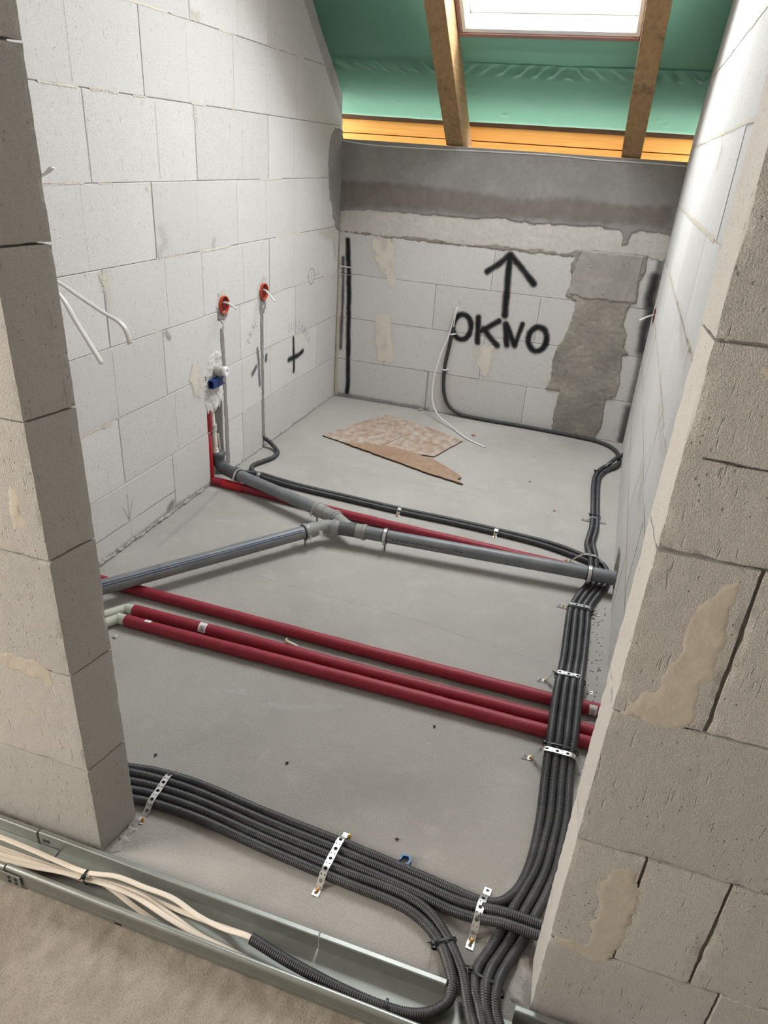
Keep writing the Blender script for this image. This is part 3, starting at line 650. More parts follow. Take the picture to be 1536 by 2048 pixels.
patch('white_plaster', wl, 'left', [(-1.46, 0.46), (-1.44, 0.545), (-1.40, 0.585), (-1.345, 0.565), (-1.325, 0.52), (-1.335, 0.42), (-1.33, 0.36), (-1.345, 0.345), (-1.40, 0.33), (-1.45, 0.335), (-1.475, 0.38)], 0.0035, 'lump_plaster', 0.004, 0.010, 31, 0.0035, 0.02, rag_scale=55)
film('adhesive_smear', wl, 'left', [(-1.59, 0.50), (-1.56, 0.58), (-1.50, 0.56), (-1.47, 0.46), (-1.52, 0.40), (-1.57, 0.44)], 'pink_film', 0.7, 0.02, seed=33)
for k, pl in enumerate(([(-2.06, 0.985), (-1.99, 0.985), (-1.995, 0.85), (-2.015, 0.78), (-2.03, 0.85)], [(-2.22, 0.50), (-2.05, 0.505), (-1.93, 0.505), (-1.93, 0.48), (-2.06, 0.472), (-2.22, 0.48)], [(-1.20, 1.50), (-1.155, 1.54), (-1.14, 1.46), (-1.19, 1.45)], [(-1.47, 1.47), (-1.40, 1.47), (-1.42, 1.40), (-1.46, 1.41)], [(-1.45, 1.76), (-1.36, 1.76), (-1.37, 1.70), (-1.44, 1.705)], [(-1.80, 1.23), (-1.735, 1.23), (-1.735, 1.18), (-1.78, 1.19)], [(-0.35, 0.99), (-0.05, 0.99), (-0.03, 0.75), (-0.10, 0.90), (-0.3, 0.955)])):
    film('adhesive_smear', wl, 'left', pl, 'pink_film', 0.6, 0.022, seed=70 + k)
strokes('spray_cross', wl, 'left', [([(-0.602, 0.475), (-0.596, 0.387), (-0.594, 0.30)], 0.0145, 1.0), ([(-0.660, 0.376), (-0.60, 0.374), (-0.54, 0.374), (-0.482, 0.383)], 0.016, 0.95)], 'black_spray', 0.004, 0.0014, 0.95, 31, 0.15)
strokes('spray_cross', wl, 'left', [([(-1.003, 0.51), (-0.991, 0.45), (-0.99, 0.396), (-0.984, 0.33)], 0.013, 0.75), ([(-1.055, 0.400), (-1.02, 0.425)], 0.014, 0.85), ([(-0.912, 0.455), (-0.918, 0.435)], 0.013, 0.95)], 'grey_spray', 0.004, 0.0014, 0.8, 32, 0.2)
# adhesive squeezed out along the joints
jr = np.random.default_rng(77)
for i in range(1, 8):
    segs = []
    y = -0.05
    while y > -2.3:
        L = jr.uniform(0.05, 0.28)
        if jr.random() < 0.55 and ZC[i] < 1.44 - 0.84 * y: segs.append(([(y, ZC[i] + jr.uniform(-0.001, 0.001)), (max(y - L, -2.4), ZC[i] + jr.uniform(-0.001, 0.001))], jr.uniform(0.0022, 0.0045), jr.uniform(0.6, 0.95)))
        y -= L + jr.uniform(0.02, 0.15)
    strokes('joint_adhesive', wl, 'left', segs, 'pink_film', 0.0025, 0.0007, 0.6, 200 + i, 0.25)
# pencilled words SUSZARKA and PRAL, a circled point, a levelling line with an arrow
GL = {'S': [[(1, .9), (.5, 1), (.1, .8), (.5, .5), (.9, .25), (.5, 0), (0, .1)]], 'U': [[(0, 1), (0, .2), (.5, 0), (1, .2), (1, 1)]], 'Z': [[(0, 1), (1, 1), (0, 0), (1, 0)]], 'A': [[(0, 0), (.5, 1), (1, 0)], [(.2, .4), (.8, .4)]],
      'R': [[(0, 0), (0, 1), (.8, .9), (.8, .6), (0, .5), (.9, 0)]], 'K': [[(0, 0), (0, 1)], [(.9, 1), (0, .45), (.9, 0)]], 'P': [[(0, 0), (0, 1), (.8, .9), (.8, .6), (0, .5)]], 'L': [[(0, 1), (0, 0), (.8, 0)]]}
def pencil_word(word, path, size, w=0.0016, s=0.9):
    out = []
    P = spline([(a, b, 0) for a, b in path], 0.002)[:, :2]; n = len(word)
    for i, ch in enumerate(word):
        q = int((i + 0.1) / n * (len(P) - 2)); d = P[min(q + 4, len(P) - 1)] - P[q]; d /= np.linalg.norm(d); nn = np.array([-d[1], d[0]])
        for st in GL[ch]: out.append(([tuple(P[q] + d * a * size * 0.62 + nn * b * size) for a, b in st], w, s))
    return out
strokes('pencil_word', wl, 'left', pencil_word('SUSZARKA', [(-0.668, 0.520), (-0.60, 0.523), (-0.53, 0.507), (-0.47, 0.465), (-0.40, 0.40)], 0.038, 0.0014, 0.75), 'pencil', 0.0022, 0.0010, 0.5, 41, 0.0)
strokes('pencil_word', wl, 'left', pencil_word('PRAL', [(-1.075, 0.545), (-1.05, 0.585), (-1.02, 0.607), (-0.985, 0.622)], 0.032, 0.0014, 0.7), 'pencil', 0.0022, 0.0010, 0.5, 42, 0.0)
strokes('pencil_circle', wl, 'left', [(ell(-0.382, 0.757, 0.040, 0.040), 0.0018, 0.9), ([(-0.382, 0.775), (-0.382, 0.740)], 0.0016, 0.9), ([(-0.45, 0.757), (-0.26, 0.757)], 0.0014, 0.6)], 'pencil', 0.0025, 0.0010, 0.5, 43, 0.0)
strokes('pencil_line', wl, 'left', [([(-2.23, 0.095), (-1.728, 0.09)], 0.0014, 0.85), ([(-2.033, 0.096), (-2.031, 0.199)], 0.0014, 0.7), ([(-2.061, 0.162), (-2.033, 0.098), (-2.003, 0.165)], 0.0014, 0.8), ([(-1.27, 0.735), (-0.985, 0.735)], 0.0012, 0.5)], 'pencil', 0.0025, 0.0010, 0.5, 44, 0.0)
faint = []
for i in range(8):
    z0, z1 = ZC[i], ZC[i + 1]
    for y in ((-0.29, -0.868, -1.446, -2.03) if i % 2 == 0 else (-0.58, -1.158, -1.735)):
        if abs(y + 1.4) < 0.09 and i < 3: continue
        y += random.uniform(-0.06, 0.06)
        if z1 < 1.47 - 0.84 * y: faint.append(([(y, z0 + 0.01), (y, z1 - 0.01)], 0.0010, random.uniform(0.35, 0.6)))
for i, f in enumerate(faint): strokes('score_line', wl, 'left', [f], 'pencil', 0.0022, 0.0009, 0.4, 100 + i, 0.0)
patch('mortar_fillet', wl, 'left', [(YB, 0.0), (YB, 0.010), (-2.0, 0.016), (-1.6, 0.014), (-1.5, 0.012), (-1.5, 0.0)], 0.005, 'mortar', 0.004, 0.007, 51, 0.0025, 0.006, rag_scale=75)
patch('mortar_fillet', wl, 'left', [(-1.29, 0.0), (-1.29, 0.008), (-0.7, 0.012), (0.0, 0.010), (0.0, 0.0)], 0.004, 'mortar', 0.004, 0.006, 52, 0.002, 0.005, rag_scale=75)
strokes('dirt', wl, 'left', [([(-2.25, 0.012), (-1.95, 0.014), (-1.75, 0.022), (-1.48, 0.01)], 0.014, 0.55), ([(-1.79, 0.03), (-1.76, 0.045)], 0.02, 0.75)], 'dark_film', 0.006, 0.0022, 0.9, 53, 0.3)
strokes('dirt', wl, 'left', [([(-1.36, 0.99), (-1.35, 1.01)], 0.02, 0.4), ([(-1.72, 1.0), (-1.68, 1.03), (-1.70, 1.07)], 0.03, 0.35), ([(-1.715, 0.72), (-1.70, 0.70)], 0.02, 0.6)], 'dark_film', 0.006, 0.0012, 0.9, 54, 0.3)

for i in range(1, 8):
    segs = []; y = -0.05
    while y > -2.5:
        L = jr.uniform(0.08, 0.30)
        if jr.random() < 0.97 and ZC[i] < 1.44 - 0.84 * y: segs.append(([(y, ZC[i] + jr.uniform(-0.002, 0.002)), (y - L, ZC[i] + jr.uniform(-0.002, 0.002))], jr.uniform(0.003, 0.008), jr.uniform(0.6, 0.95)))
        y -= L - 0.02
    strokes('joint_adhesive', wr, 'right', segs, 'beige_film', 0.003, 0.0012, 0.6, 220 + i, 0.3)
# right wall: smears and the edge of the block joints
for k, pl in enumerate(([(-2.1, 1.0), (-1.6, 1.0), (-1.3, 0.985), (-1.5, 0.94), (-1.9, 0.90), (-2.1, 0.93)], [(-1.75, 1.47), (-1.5, 1.47), (-1.55, 1.35), (-1.7, 1.40)], [(-2.2, 0.74), (-1.8, 0.735), (-1.4, 0.72), (-1.7, 0.67), (-2.1, 0.66)], [(-1.9, 0.49), (-1.5, 0.49), (-1.6, 0.42), (-1.85, 0.40)])):
    film('adhesive_smear', wr, 'right', pl, 'beige_film', 0.45, 0.04, 0.008, rag=0.06, seed=90 + k)
for k, (y0, z0, y1, z1) in enumerate(((-0.46, 0.73, -0.28, 0.36), (-1.71, 0.60, -1.42, 0.26))): strokes('pencil_line', wr, 'right', [([(y0, z0), (y1, z1)], 0.0014, 0.7)], 'pencil', 0.004, 0.0010, 0.5, 95 + k, 0.0)
patch('hole_edge', wr, 'right', [(-1.50, 0.03), (-1.46, 0.10), (-1.58, 0.14), (-1.66, 0.11), (-1.67, 0.03)], 0.003, 'mortar_dark', 0.005, 0.008, 97)

# front piers: smears
for k, pl in enumerate(([(1.665, 0.50), (1.70, 0.66), (1.72, 0.78), (1.735, 0.92), (1.755, 0.955), (1.757, 0.80), (1.755, 0.715), (1.70, 0.70)], [(1.735, 0.215), (1.69, 0.218), (1.70, 0.30), (1.688, 0.36), (1.70, 0.42), (1.735, 0.43), (1.745, 0.37), (1.745, 0.28)], [(1.645, 0.225), (1.735, 0.225), (1.735, 0.205), (1.70, 0.195), (1.645, 0.212)])):
    if k == 0: pl = [(1.655, 0.735), (1.69, 0.77), (1.70, 0.90), (1.735, 0.945), (1.745, 0.86), (1.74, 0.78), (1.738, 0.715), (1.655, 0.712)]
    patch('adhesive_smear', wfr, 'front', pl, 0.0005, 'beige_adhesive', 0.003, 0.006, 110 + k, 0.0001, 0.006, rag_scale=40)
patch('adhesive_smear', wfr, 'front', [(1.69, 1.192), (1.80, 1.192), (1.86, 1.13), (1.72, 1.15)], 0.0005, 'beige_adhesive', 0.003, 0.006, 115, 0.0001, 0.006)
for k, pl in enumerate(([(0.56, 0.485), (0.62, 0.49), (0.69, 0.475), (0.68, 0.44), (0.62, 0.445), (0.56, 0.46)], [(0.655, 0.80), (0.67, 0.845), (0.69, 0.84), (0.69, 0.775), (0.67, 0.77)])):
    patch('adhesive_smear', wfl, 'front', pl, 0.0005, 'beige_adhesive', 0.003, 0.008, 117 + k, 0.0005, 0.005, rag_scale=60)
strokes('charcoal_mark', wfr, 'front', [([(1.660, 1.085), (1.70, 1.083), (1.735, 1.082)], 0.0016, 0.9)], 'black_spray', 0.002, 0.0008, 0.5, 120, 0.1)

# floor seams, a dark stroke, dust and scratches
strokes('screed_seam', floor, 'floor', [([(0.30, -2.035), (0.7, -2.06), (1.118, -2.081), (1.59, -2.145)], 0.0022, 0.45), ([(0.01, -1.115), (0.5, -1.04), (0.983, -1.03), (1.60, -1.13)], 0.002, 0.5)], 'dark_film', 0.004, 0.0006, 0.5, 130, 0.15)
strokes('dark_stroke', floor, 'floor', [([(0.06, -1.50), (0.09, -1.75), (0.10, -2.02)], 0.016, 0.35)], 'dark_film', 0.008, 0.0008, 0.9, 131, 0.3)  # faint soft dark stroke on the floor near the left wall
strokes('dust_scuff', floor, 'floor', [([(0.85, -2.62), (0.95, -2.60), (1.02, -2.56)], 0.02, 0.35), ([(1.02, -2.70), (1.12, -2.68)], 0.012, 0.3), ([(0.72, -2.62), (0.78, -2.60)], 0.012, 0.4), ([(0.45, -0.98), (0.55, -0.99)], 0.014, 0.4), ([(0.18, -1.75), (0.3, -1.72)], 0.012, 0.4)], 'white_scuff', 0.005, 0.0008, 0.9, 132, 0.2)
sp = np.random.default_rng(5)
strokes('grit', floor, 'floor', [([(x, y), (x + 0.002, y + 0.002)], 0.0024, 0.7) for x, y in zip(1.715 - np.abs(sp.normal(0, 0.03, 60)), sp.uniform(-2.35, -1.75, 60))], 'black_spray', 0.0025, 0.0006, 0.6, 133, 0.0)
patch('mortar_fillet', floor, 'floor', [(0.742, -3.15), (0.742, -3.062), (0.762, -3.062), (0.768, -3.10), (0.762, -3.15)], 0.006, 'mortar', 0.003, 0.010, 134, 0.0045, 0.008, rag_scale=70)
patch('mortar_fillet', floor, 'floor', [(1.60, -3.15), (1.605, -3.06), (1.63, -3.06), (1.63, -3.15)], 0.004, 'mortar', 0.004, 0.006, 135, 0.003, 0.01)

# ------------------------------------------------------------------ pipework
z = 0.064; R50 = 0.0252
drain = empty('drain_pipe', (0.70, -1.70, 0)); tag(drain, 'grey plastic drain pipe with a branch, crossing the room on metal clamps', 'pipe')
PA, PB = np.array((0.02, -2.589, z)), np.array((0.600, -1.783, z))
WJ = np.array((0.655, -1.712, z)); PM0 = np.array((0.80, -1.697, z)); PM1 = np.array((W + 0.01, -1.639, z))
P30 = np.array((0.030, -1.405, z)); P31 = np.array((0.585, -1.603, z))
def dr(o): return adopt(o, drain)
def stretch(a, b, r, mat, name, k=24): return dr(lathe(name, a, b, [(0, r * 0.94), (0, r), (float(np.linalg.norm(np.array(b) - a)), r), (float(np.linalg.norm(np.array(b) - a)), r * 0.94)], mat, None, k))
tag(stretch(PA, PB, R50, 'grey_pvc', 'pipe'), 'grey pipe with a blue printed line')
p_main = stretch(PM0, PM1, R50, 'grey_pvc', 'pipe')
p_wall = stretch(P30, P31, R50, 'grey_pvc', 'pipe')
def socket(c, d, L=0.045, r=R50, mat='grey_pvc', name='socket'):
    c = np.array(c, float); d = np.array(d, float); d /= np.linalg.norm(d)
    return dr(lathe(name, c - d * L / 2, c + d * L / 2, [(0, r * 0.97), (0, r * 1.22), (0.003, r * 1.25), (0.012, r * 1.25), (0.014, r * 1.13), (L - 0.002, r * 1.13), (L, r * 1.0), (L, r * 0.95)], mat, None, 28))
d1 = (PB - PA) / np.linalg.norm(PB - PA); d3 = (P31 - P30) / np.linalg.norm(P31 - P30); dm = (PM1 - PM0) / np.linalg.norm(PM1 - PM0)
# bend after the left pipe, then the branch body towards the main pipe
socket(PB + d1 * 0.012, d1, 0.05, mat='dusty_pvc')
e1 = spline([PB + d1 * 0.03, PB + d1 * 0.055, WJ, WJ + dm * 0.03], 0.004); dr(link('elbow', fix_normals(sweep_mesh('elbow', e1, circle(R50 * 1.02, 24))), 'dusty_pvc'))
socket(WJ + dm * 0.035 + np.array((0, 0, 0)), dm, 0.03, mat='dusty_pvc')
br = spline([WJ + dm * 0.03, (WJ + PM0) / 2 + np.array((0, 0, 0)), PM0], 0.006); dr(link('branch_body', fix_normals(sweep_mesh('branch_body', br, circle(R50 * 1.04, 24))), 'dark_grey_pvc'))
socket(PM0 - dm * 0.012, -dm, 0.04, mat='dusty_pvc')
socket(P31 + d3 * 0.0, d3, 0.05, mat='dusty_pvc')
e2 = spline([P31 + d3 * 0.02, P31 + d3 * 0.055, P31 + d3 * 0.075 + np.array((0.006, -0.008, 0)), (0.735, -1.692, z)], 0.004); dr(link('branch_arm', fix_normals(sweep_mesh('branch_arm', e2, circle(R50 * 1.02, 24))), 'dusty_pvc'))
socket(e2[int(len(e2) * 0.42)], e2[int(len(e2) * 0.5)] - e2[int(len(e2) * 0.36)], 0.026, mat='dusty_pvc')
# the elbow at the left wall, turning up into the chase
el = spline([(0.13, -1.441, z), (0.06, -1.416, z), (0.022, -1.403, z + 0.006), (0.006, -1.398, z + 0.03), (0.004, -1.397, z + 0.07)], 0.004)
dr(link('elbow', fix_normals(sweep_mesh('elbow', el, circle(R50 * 1.06, 24))), 'dark_grey_pvc'))
socket((0.105, -1.432, z), -d3, 0.03, mat='dark_grey_pvc'); socket((0.0045, -1.397, z + 0.055), (0, 0, -1), 0.03, mat='dark_grey_pvc')
# printed lines on the pipes
up1 = np.array((0, 0, 1.0)); sd1 = np.cross(d1, up1); sd1 /= np.linalg.norm(sd1)
for a in (35, 52):
    o = (up1 * math.cos(math.radians(a)) + sd1 * math.sin(math.radians(a))) * (R50 + 0.0002)
    dr(tube('printed_line', [PA + o + d1 * 0.1, PB + o - d1 * 0.03], 0.0011, 'blue_ink', None, 6, curve=False))
sdm = np.cross(dm, up1)
for i in range(22):
    s0 = 0.12 + i * 0.0125; 
    if i in (5, 9, 16, 17, 18): continue
    o = (up1 * math.cos(math.radians(82)) + sdm * math.sin(math.radians(82))) * (R50 - 0.0012)
    dr(tube('printed_character', [PM0 + o + dm * s0, PM0 + o + dm * (s0 + 0.005 + 0.004 * (i % 3))], 0.0021, 'black_plastic', None, 5, curve=False))
st = PB + d1 * 0.045
dr(tag(box('label_sticker', (st[0] + 0.022, st[0] + 0.036, st[1] - 0.030, st[1] - 0.0285, z - 0.010, z + 0.010), 'sticker_white'), 'small white sticker'))

def clamp(c, d, label, rod=True):
    c = np.array(c, float); d = np.array(d, float); d /= np.linalg.norm(d); sdv = np.cross(d, (0, 0, 1)); sdv /= np.linalg.norm(sdv)
    e = empty('pipe_clamp', (c[0], c[1], 0)); tag(e, label, 'pipe clamp', 'metal clamps on the grey drain pipe')
    def ring(name, r0, r1, wd, mat):
        P = []; prof = [(-wd / 2, r0), (wd / 2, r0), (wd / 2, r1), (-wd / 2, r1)]; k = 32; V = []; Fc = []
        for i in range(k):
            a = 2 * math.pi * i / k; rad = sdv * math.cos(a) + np.array((0, 0, 1)) * math.sin(a)
            for s, r in prof: V.append(c + d * s + rad * r)
        for i in range(k):
            for j in range(4): Fc.append((i * 4 + j, i * 4 + (j + 1) % 4, ((i + 1) % k) * 4 + (j + 1) % 4, ((i + 1) % k) * 4 + j))
        o = link(name, fix_normals(mesh(name, V, Fc, True)), mat); o.data.set_sharp_from_angle(angle=math.radians(40)); return adopt(o, e)
    ring('rubber_liner', R50 * 1.005, R50 * 1.11, 0.019, 'rubber'); ring('band', R50 * 1.11, R50 * 1.19, 0.0125, 'strap_steel')
    for sg in (1, -1):
        q = c + sdv * sg * (R50 * 1.17 + 0.006) + np.array((0, 0, -0.008))
        adopt(lathe('ear', q + np.array((0, 0, -0.002)), q + np.array((0, 0, 0.002)), [(0, 0.0075), (0.004, 0.0075)], 'strap_steel', None, 12), e)
        adopt(lathe('screw', q + np.array((0, 0, -0.012)), q + np.array((0, 0, 0.009)), [(0, 0.0022), (0.014, 0.0022), (0.014, 0.005), (0.019, 0.005), (0.021, 0.003)], 'screw_steel', None, 10), e)
    if rod: adopt(lathe('threaded_rod', (c[0], c[1], -0.004), (c[0], c[1], z - R50 * 1.1), [(0, 0.0034), (z - R50 * 1.1 - 0.006, 0.0042), (z - R50 * 1.1 - 0.006, 0.0065), (z - R50 * 1.1 + 0.004, 0.0065)], 'screw_steel', None, 10), e)
clamp(PB - d1 * 0.006, d1, 'metal pipe clamp on the left grey pipe, beside its sticker')
clamp(PM0 + dm * 0.085, dm, 'metal pipe clamp on the main grey pipe just right of the branch')
clamp(PM0 + dm * 0.842, dm, 'metal pipe clamp beside the right wall, above the conduit bundle')
clamp(P31 - d3 * 0.022, d3, 'metal pipe clamp on the rear grey pipe, next to the branch')
clamp((0.128, -1.440, z), d3, 'metal pipe clamp at the elbow by the left wall')

# red insulated pipes
rr = 0.0185
def red_pipe(name_label, pts, ends=None):
    e = empty('insulated_pipe', (pts[0][0], pts[0][1], 0)); tag(e, name_label, 'pipe', 'red insulated pipes on the floor')
    P = spline(pts, 0.02); w = rr * (1 + 0.02 * np.sin(np.arange(len(P)) * 0.7) + 0.012 * rng.standard_normal(len(P)))
    adopt(link('insulation', fix_normals(sweep_mesh('insulation', P, circle(rr, 20), w / rr)), 'red_foam'), e); return e
def sticker(e, c, d, ang0, ang1, L, ink=True):
    c = np.array(c, float); d = np.array(d, float); d /= np.linalg.norm(d); sdv = np.cross(d, (0, 0, 1.0)); V = []; Fc = []
    A = np.linspace(math.radians(ang0), math.radians(ang1), 9)
    for s in (-L / 2, L / 2):
        for a in A: V.append(c + d * s + (np.array((0, 0, 1)) * math.cos(a) + sdv * math.sin(a)) * (rr * 1.035))
    Fc = [(i, i + 1, 9 + i + 1, 9 + i) for i in range(8)]
    o = adopt(link('sticker', mesh('sticker', V, Fc, True), 'sticker_white'), e); tag(o, 'small white barcode sticker')
    if ink:
        V = []; Fc = []
        for b_ in range(6):
            s0 = -L * 0.22 + b_ * L * 0.08
            for s in (s0, s0 + L * 0.04):
                for a in A[3:8]: V.append(c + d * s + (np.array((0, 0, 1)) * math.cos(a) + sdv * math.sin(a)) * (rr * 1.042))
            Fc += [(b_ * 10 + i, b_ * 10 + i + 1, b_ * 10 + 6 + i, b_ * 10 + 5 + i) for i in range(4)]
        k = link('barcode', mesh('barcode', V, Fc, True), 'sticker_ink'); k.parent = o; k.matrix_parent_inverse = o.matrix_parent_inverse.copy() if False else Matrix.Translation(-Vector(e.location)) @ Matrix.Identity(4); k.matrix_parent_inverse = Matrix.Identity(4)
r1 = red_pipe('red insulated pipe furthest back of the three parallel ones', [(0.02, -2.311, rr), (0.46, -2.314, rr), (1.062, -2.319, rr), (1.586, -2.318, rr), (W, -2.312, rr)])
sticker(r1, (1.700, -2.3135, rr), (1, 0, 0), 20, 120, 0.022)
r2 = red_pipe('red insulated pipe in the middle of the three, with a barcode sticker', [(0.283, -2.412, rr), (0.528, -2.409, rr), (1.092, -2.408, rr), (1.587, -2.402, rr), (W, -2.407, rr)])
sticker(r2, (0.533, -2.409, rr), (1, 0, 0), -10, 95, 0.026)
r3 = red_pipe('red insulated pipe nearest the viewer of the three parallel ones', [(0.293, -2.466, rr), (0.501, -2.466, rr), (1.108, -2.456, rr), (1.585, -2.452, rr), (W, -2.452, rr)])
sticker(r3, (0.372, -2.466, rr), (1, 0, 0), -25, 12, 0.022, False)
def fitting(e, pts, mat='pale_pipe', r=0.0125):
    adopt(tube('elbow_fitting', pts, r, mat, None, 16, 0.004), e)
fitting(r2, [(0.30, -2.412, rr), (0.266, -2.412, rr), (0.252, -2.416, rr), (0.243, -2.428, rr), (0.232, -2.446, rr), (0.20, -2.49, rr)], r=0.0148)
adopt(lathe('collar', (0.255, -2.412, rr), (0.285, -2.412, rr), [(0, 0.0168), (0.03, 0.0168)], 'pale_pipe', None, 18), r2)
fitting(r3, [(0.31, -2.466, rr), (0.278, -2.466, rr), (0.264, -2.470, rr), (0.255, -2.482, rr), (0.242, -2.505, rr)], r=0.0148)
adopt(lathe('collar', (0.262, -2.466, rr), (0.294, -2.466, rr), [(0, 0.0168), (0.032, 0.0168)], 'pale_pipe', None, 18), r3)
adopt(tube('insulation', [(0.236, -2.497, rr), (0.21, -2.53, rr), (0.18, -2.565, rr)], rr * 0.95, 'red_foam', None, 18), r3)
r4 = red_pipe('red insulated pipe behind the grey drain, rising into the left wall chase', [(0.006, -1.452, rr), (0.192, -1.466, rr), (0.63, -1.503, rr), (0.916, -1.520, rr), (1.158, -1.531, rr), (1.45, -1.545, rr), (W, -1.56, rr)])
adopt(tube('tape_wrap', [(0.055, -1.4565, rr), (0.10, -1.460, rr), (0.16, -1.4645, rr)], rr * 1.05, 'red_tape', None, 20), r4)
adopt(tube('riser_insulation', [(-0.014, -1.438, 0.008), (-0.014, -1.438, 0.09), (-0.017, -1.440, 0.16), (-0.020, -1.442, 0.235)], 0.0150, 'red_tape', None, 16), r4)
adopt(tube('riser_insulation', [(-0.016, -1.440, 0.236), (-0.014, -1.441, 0.29), (-0.016, -1.442, 0.345)], 0.0185, 'red_foam', None, 16), r4)
ws = empty('water_outlet', (0, -1.37, 0.10)); tag(ws, 'white pipe rising in the wall chase to a capped outlet', 'pipe')
adopt(tube('riser', [(-0.010, -1.397, 0.12), (-0.012, -1.398, 0.20), (-0.016, -1.401, 0.28), (-0.020, -1.402, 0.40)], 0.0125, 'cream_pvc', None, 16), ws)
adopt(lathe('collar', (-0.010, -1.397, 0.125), (-0.010, -1.397, 0.15), [(0, 0.0165), (0.012, 0.0165), (0.014, 0.0145), (0.025, 0.0145)], 'cream_pvc', None, 18), ws)
adopt(lathe('collar', (-0.013, -1.399, 0.235), (-0.013, -1.399, 0.262), [(0, 0.0155), (0.027, 0.0155)], 'white_plaster', None, 14), ws)
adopt(tube('riser', [(-0.018, -1.345, 0.07), (-0.020, -1.343, 0.13), (-0.024, -1.346, 0.20)], 0.0055, 'cream_pvc', None, 12), ws)
adopt(lathe('outlet', (-0.005, -1.385, 0.502), (0.045, -1.385, 0.502), [(0, 0.024), (0.03, 0.024), (0.03, 0.020), (0.05, 0.020)], 'white_plaster', None, 20), ws)
adopt(lathe('cap', (0.045, -1.385, 0.502), (0.058, -1.385, 0.502), [(0, 0.021), (0.010, 0.021), (0.012, 0.019), (0.012, 0.010), (0.007, 0.009)], 'white_pvc', None, 20), ws)
bc = empty('wall_clip', (0.02, -1.39, 0.44)); tag(bc, 'blue plastic bracket stuck on the left wall below the outlet', 'bracket')
for b in ((0.004, 0.030, -1.452, -1.356, 0.470, 0.474), (0.004, 0.030, -1.452, -1.356, 0.440, 0.444), (0.004, 0.007, -1.452, -1.356, 0.444, 0.470), (0.026, 0.030, -1.452, -1.375, 0.444, 0.470)): adopt(box('plate', b, 'blue_plastic', None, 0.0008), bc)

# ------------------------------------------------------------------ corrugated conduits
RCO = 0.0106; h = 0.0115
def cpts(l): return [(p[0], p[1], p[2] if len(p) > 2 else h) for p in l]
def conduit(label, pts, k=12, pitch=0.0042):
    o = corrugated('corrugated_conduit', cpts(pts), RCO, 'black_conduit', pitch, k); tag(o, label, 'conduit', 'black corrugated conduits'); return o
UPB = {1: [(1.606, -2.734), (1.602, -2.621, .02), (1.599, -2.54, .038), (1.598, -2.50, .049), (1.596, -2.43, .050), (1.595, -2.29, .049), (1.598, -2.22, .034), (1.60, -2.15, .016), (1.601, -2.09, .012), (1.598, -1.936), (1.599, -1.82), (1.618, -1.72), (1.643, -1.633), (1.648, -1.55, .016), (1.641, -1.475, .034), (1.628, -1.40, .030), (1.621, -1.32, .013), (1.626, -1.23), (1.630, -1.166), (1.629, -1.079), (1.621, -.894), (1.612, -.71), (1.613, -.596), (1.629, -.499), (1.668, -.412, .016), (1.701, -.344, .030), (1.74, -.276, .036)],
       2: [(1.626, -2.727), (1.622, -2.613, .02), (1.619, -2.536, .038), (1.618, -2.50, .049), (1.617, -2.43, .050), (1.616, -2.284, .049), (1.619, -2.215, .034), (1.621, -2.145, .016), (1.622, -2.083, .013), (1.619, -1.927), (1.619, -1.813), (1.640, -1.71), (1.665, -1.623), (1.668, -1.54, .016), (1.660, -1.465, .034), (1.650, -1.39, .030), (1.644, -1.30, .013), (1.648, -1.22), (1.651, -1.157), (1.649, -1.071), (1.641, -.885), (1.634, -.70), (1.638, -.57), (1.668, -.478), (1.702, -.425), (1.719, -.366), (1.717, -.257), (1.698, -.171), (1.657, -.11), (1.589, -.069), (1.475, -.050), (1.334, -.036), (1.159, -.026), (0.987, -.025), (0.868, -.020, .013), (0.80, -.016, .018), (0.757, -.0135, .036), (0.720, -.0135, .07), (0.697, -.0135, .125), (0.687, -.0135, .18), (0.684, -.0135, .294), (0.697, -.0135, .411), (0.707, -.0135, .515)],
       3: [(1.645, -2.719), (1.641, -2.606, .02), (1.638, -2.529, .038), (1.638, -2.49, .049), (1.637, -2.422, .050), (1.636, -2.276, .049), (1.639, -2.21, .034), (1.641, -2.14, .016), (1.642, -2.076, .013), (1.640, -1.919), (1.639, -1.804), (1.663, -1.699), (1.687, -1.614), (1.689, -1.545), (1.675, -1.495), (1.645, -1.468), (1.59, -1.445), (1.505, -1.417), (1.433, -1.400), (1.36, -1.391), (1.263, -1.383), (1.06, -1.374), (0.862, -1.372), (0.591, -1.357), (0.39, -1.345), (0.259, -1.329), (0.165, -1.305), (0.10, -1.265), (0.076, -1.215), (0.094, -1.15), (0.117, -1.08), (0.105, -1.01), (0.055, -.962, .022), (0.02, -.950, .038), (-0.01, -.947, .05)],
       4: [(1.664, -2.712), (1.660, -2.599, .02), (1.657, -2.521, .038), (1.657, -2.486, .049), (1.657, -2.414, .050), (1.656, -2.269, .049), (1.658, -2.20, .034), (1.660, -2.13, .016), (1.661, -2.067, .013), (1.660, -1.91), (1.660, -1.795), (1.686, -1.688), (1.709, -1.604), (1.711, -1.53), (1.69, -1.465), (1.652, -1.437), (1.60, -1.418), (1.536, -1.392), (1.446, -1.372), (1.36, -1.364), (1.258, -1.357), (1.053, -1.348), (0.852, -1.346), (0.577, -1.331), (0.372, -1.318), (0.245, -1.300), (0.16, -1.285), (0.10, -1.292), (0.03, -1.315)]}
conduit('black corrugated conduit at the back of the foreground bundle, turning up the right wall', [(0.56, -2.962), (0.662, -2.947), (0.706, -2.938), (0.815, -2.932), (1.013, -2.948), (1.218, -2.960), (1.375, -2.973), (1.454, -2.981), (1.50, -2.985), (1.53, -2.984), (1.556, -2.972), (1.577, -2.945), (1.59, -2.913), (1.598, -2.875), (1.603, -2.83)] + UPB[1])
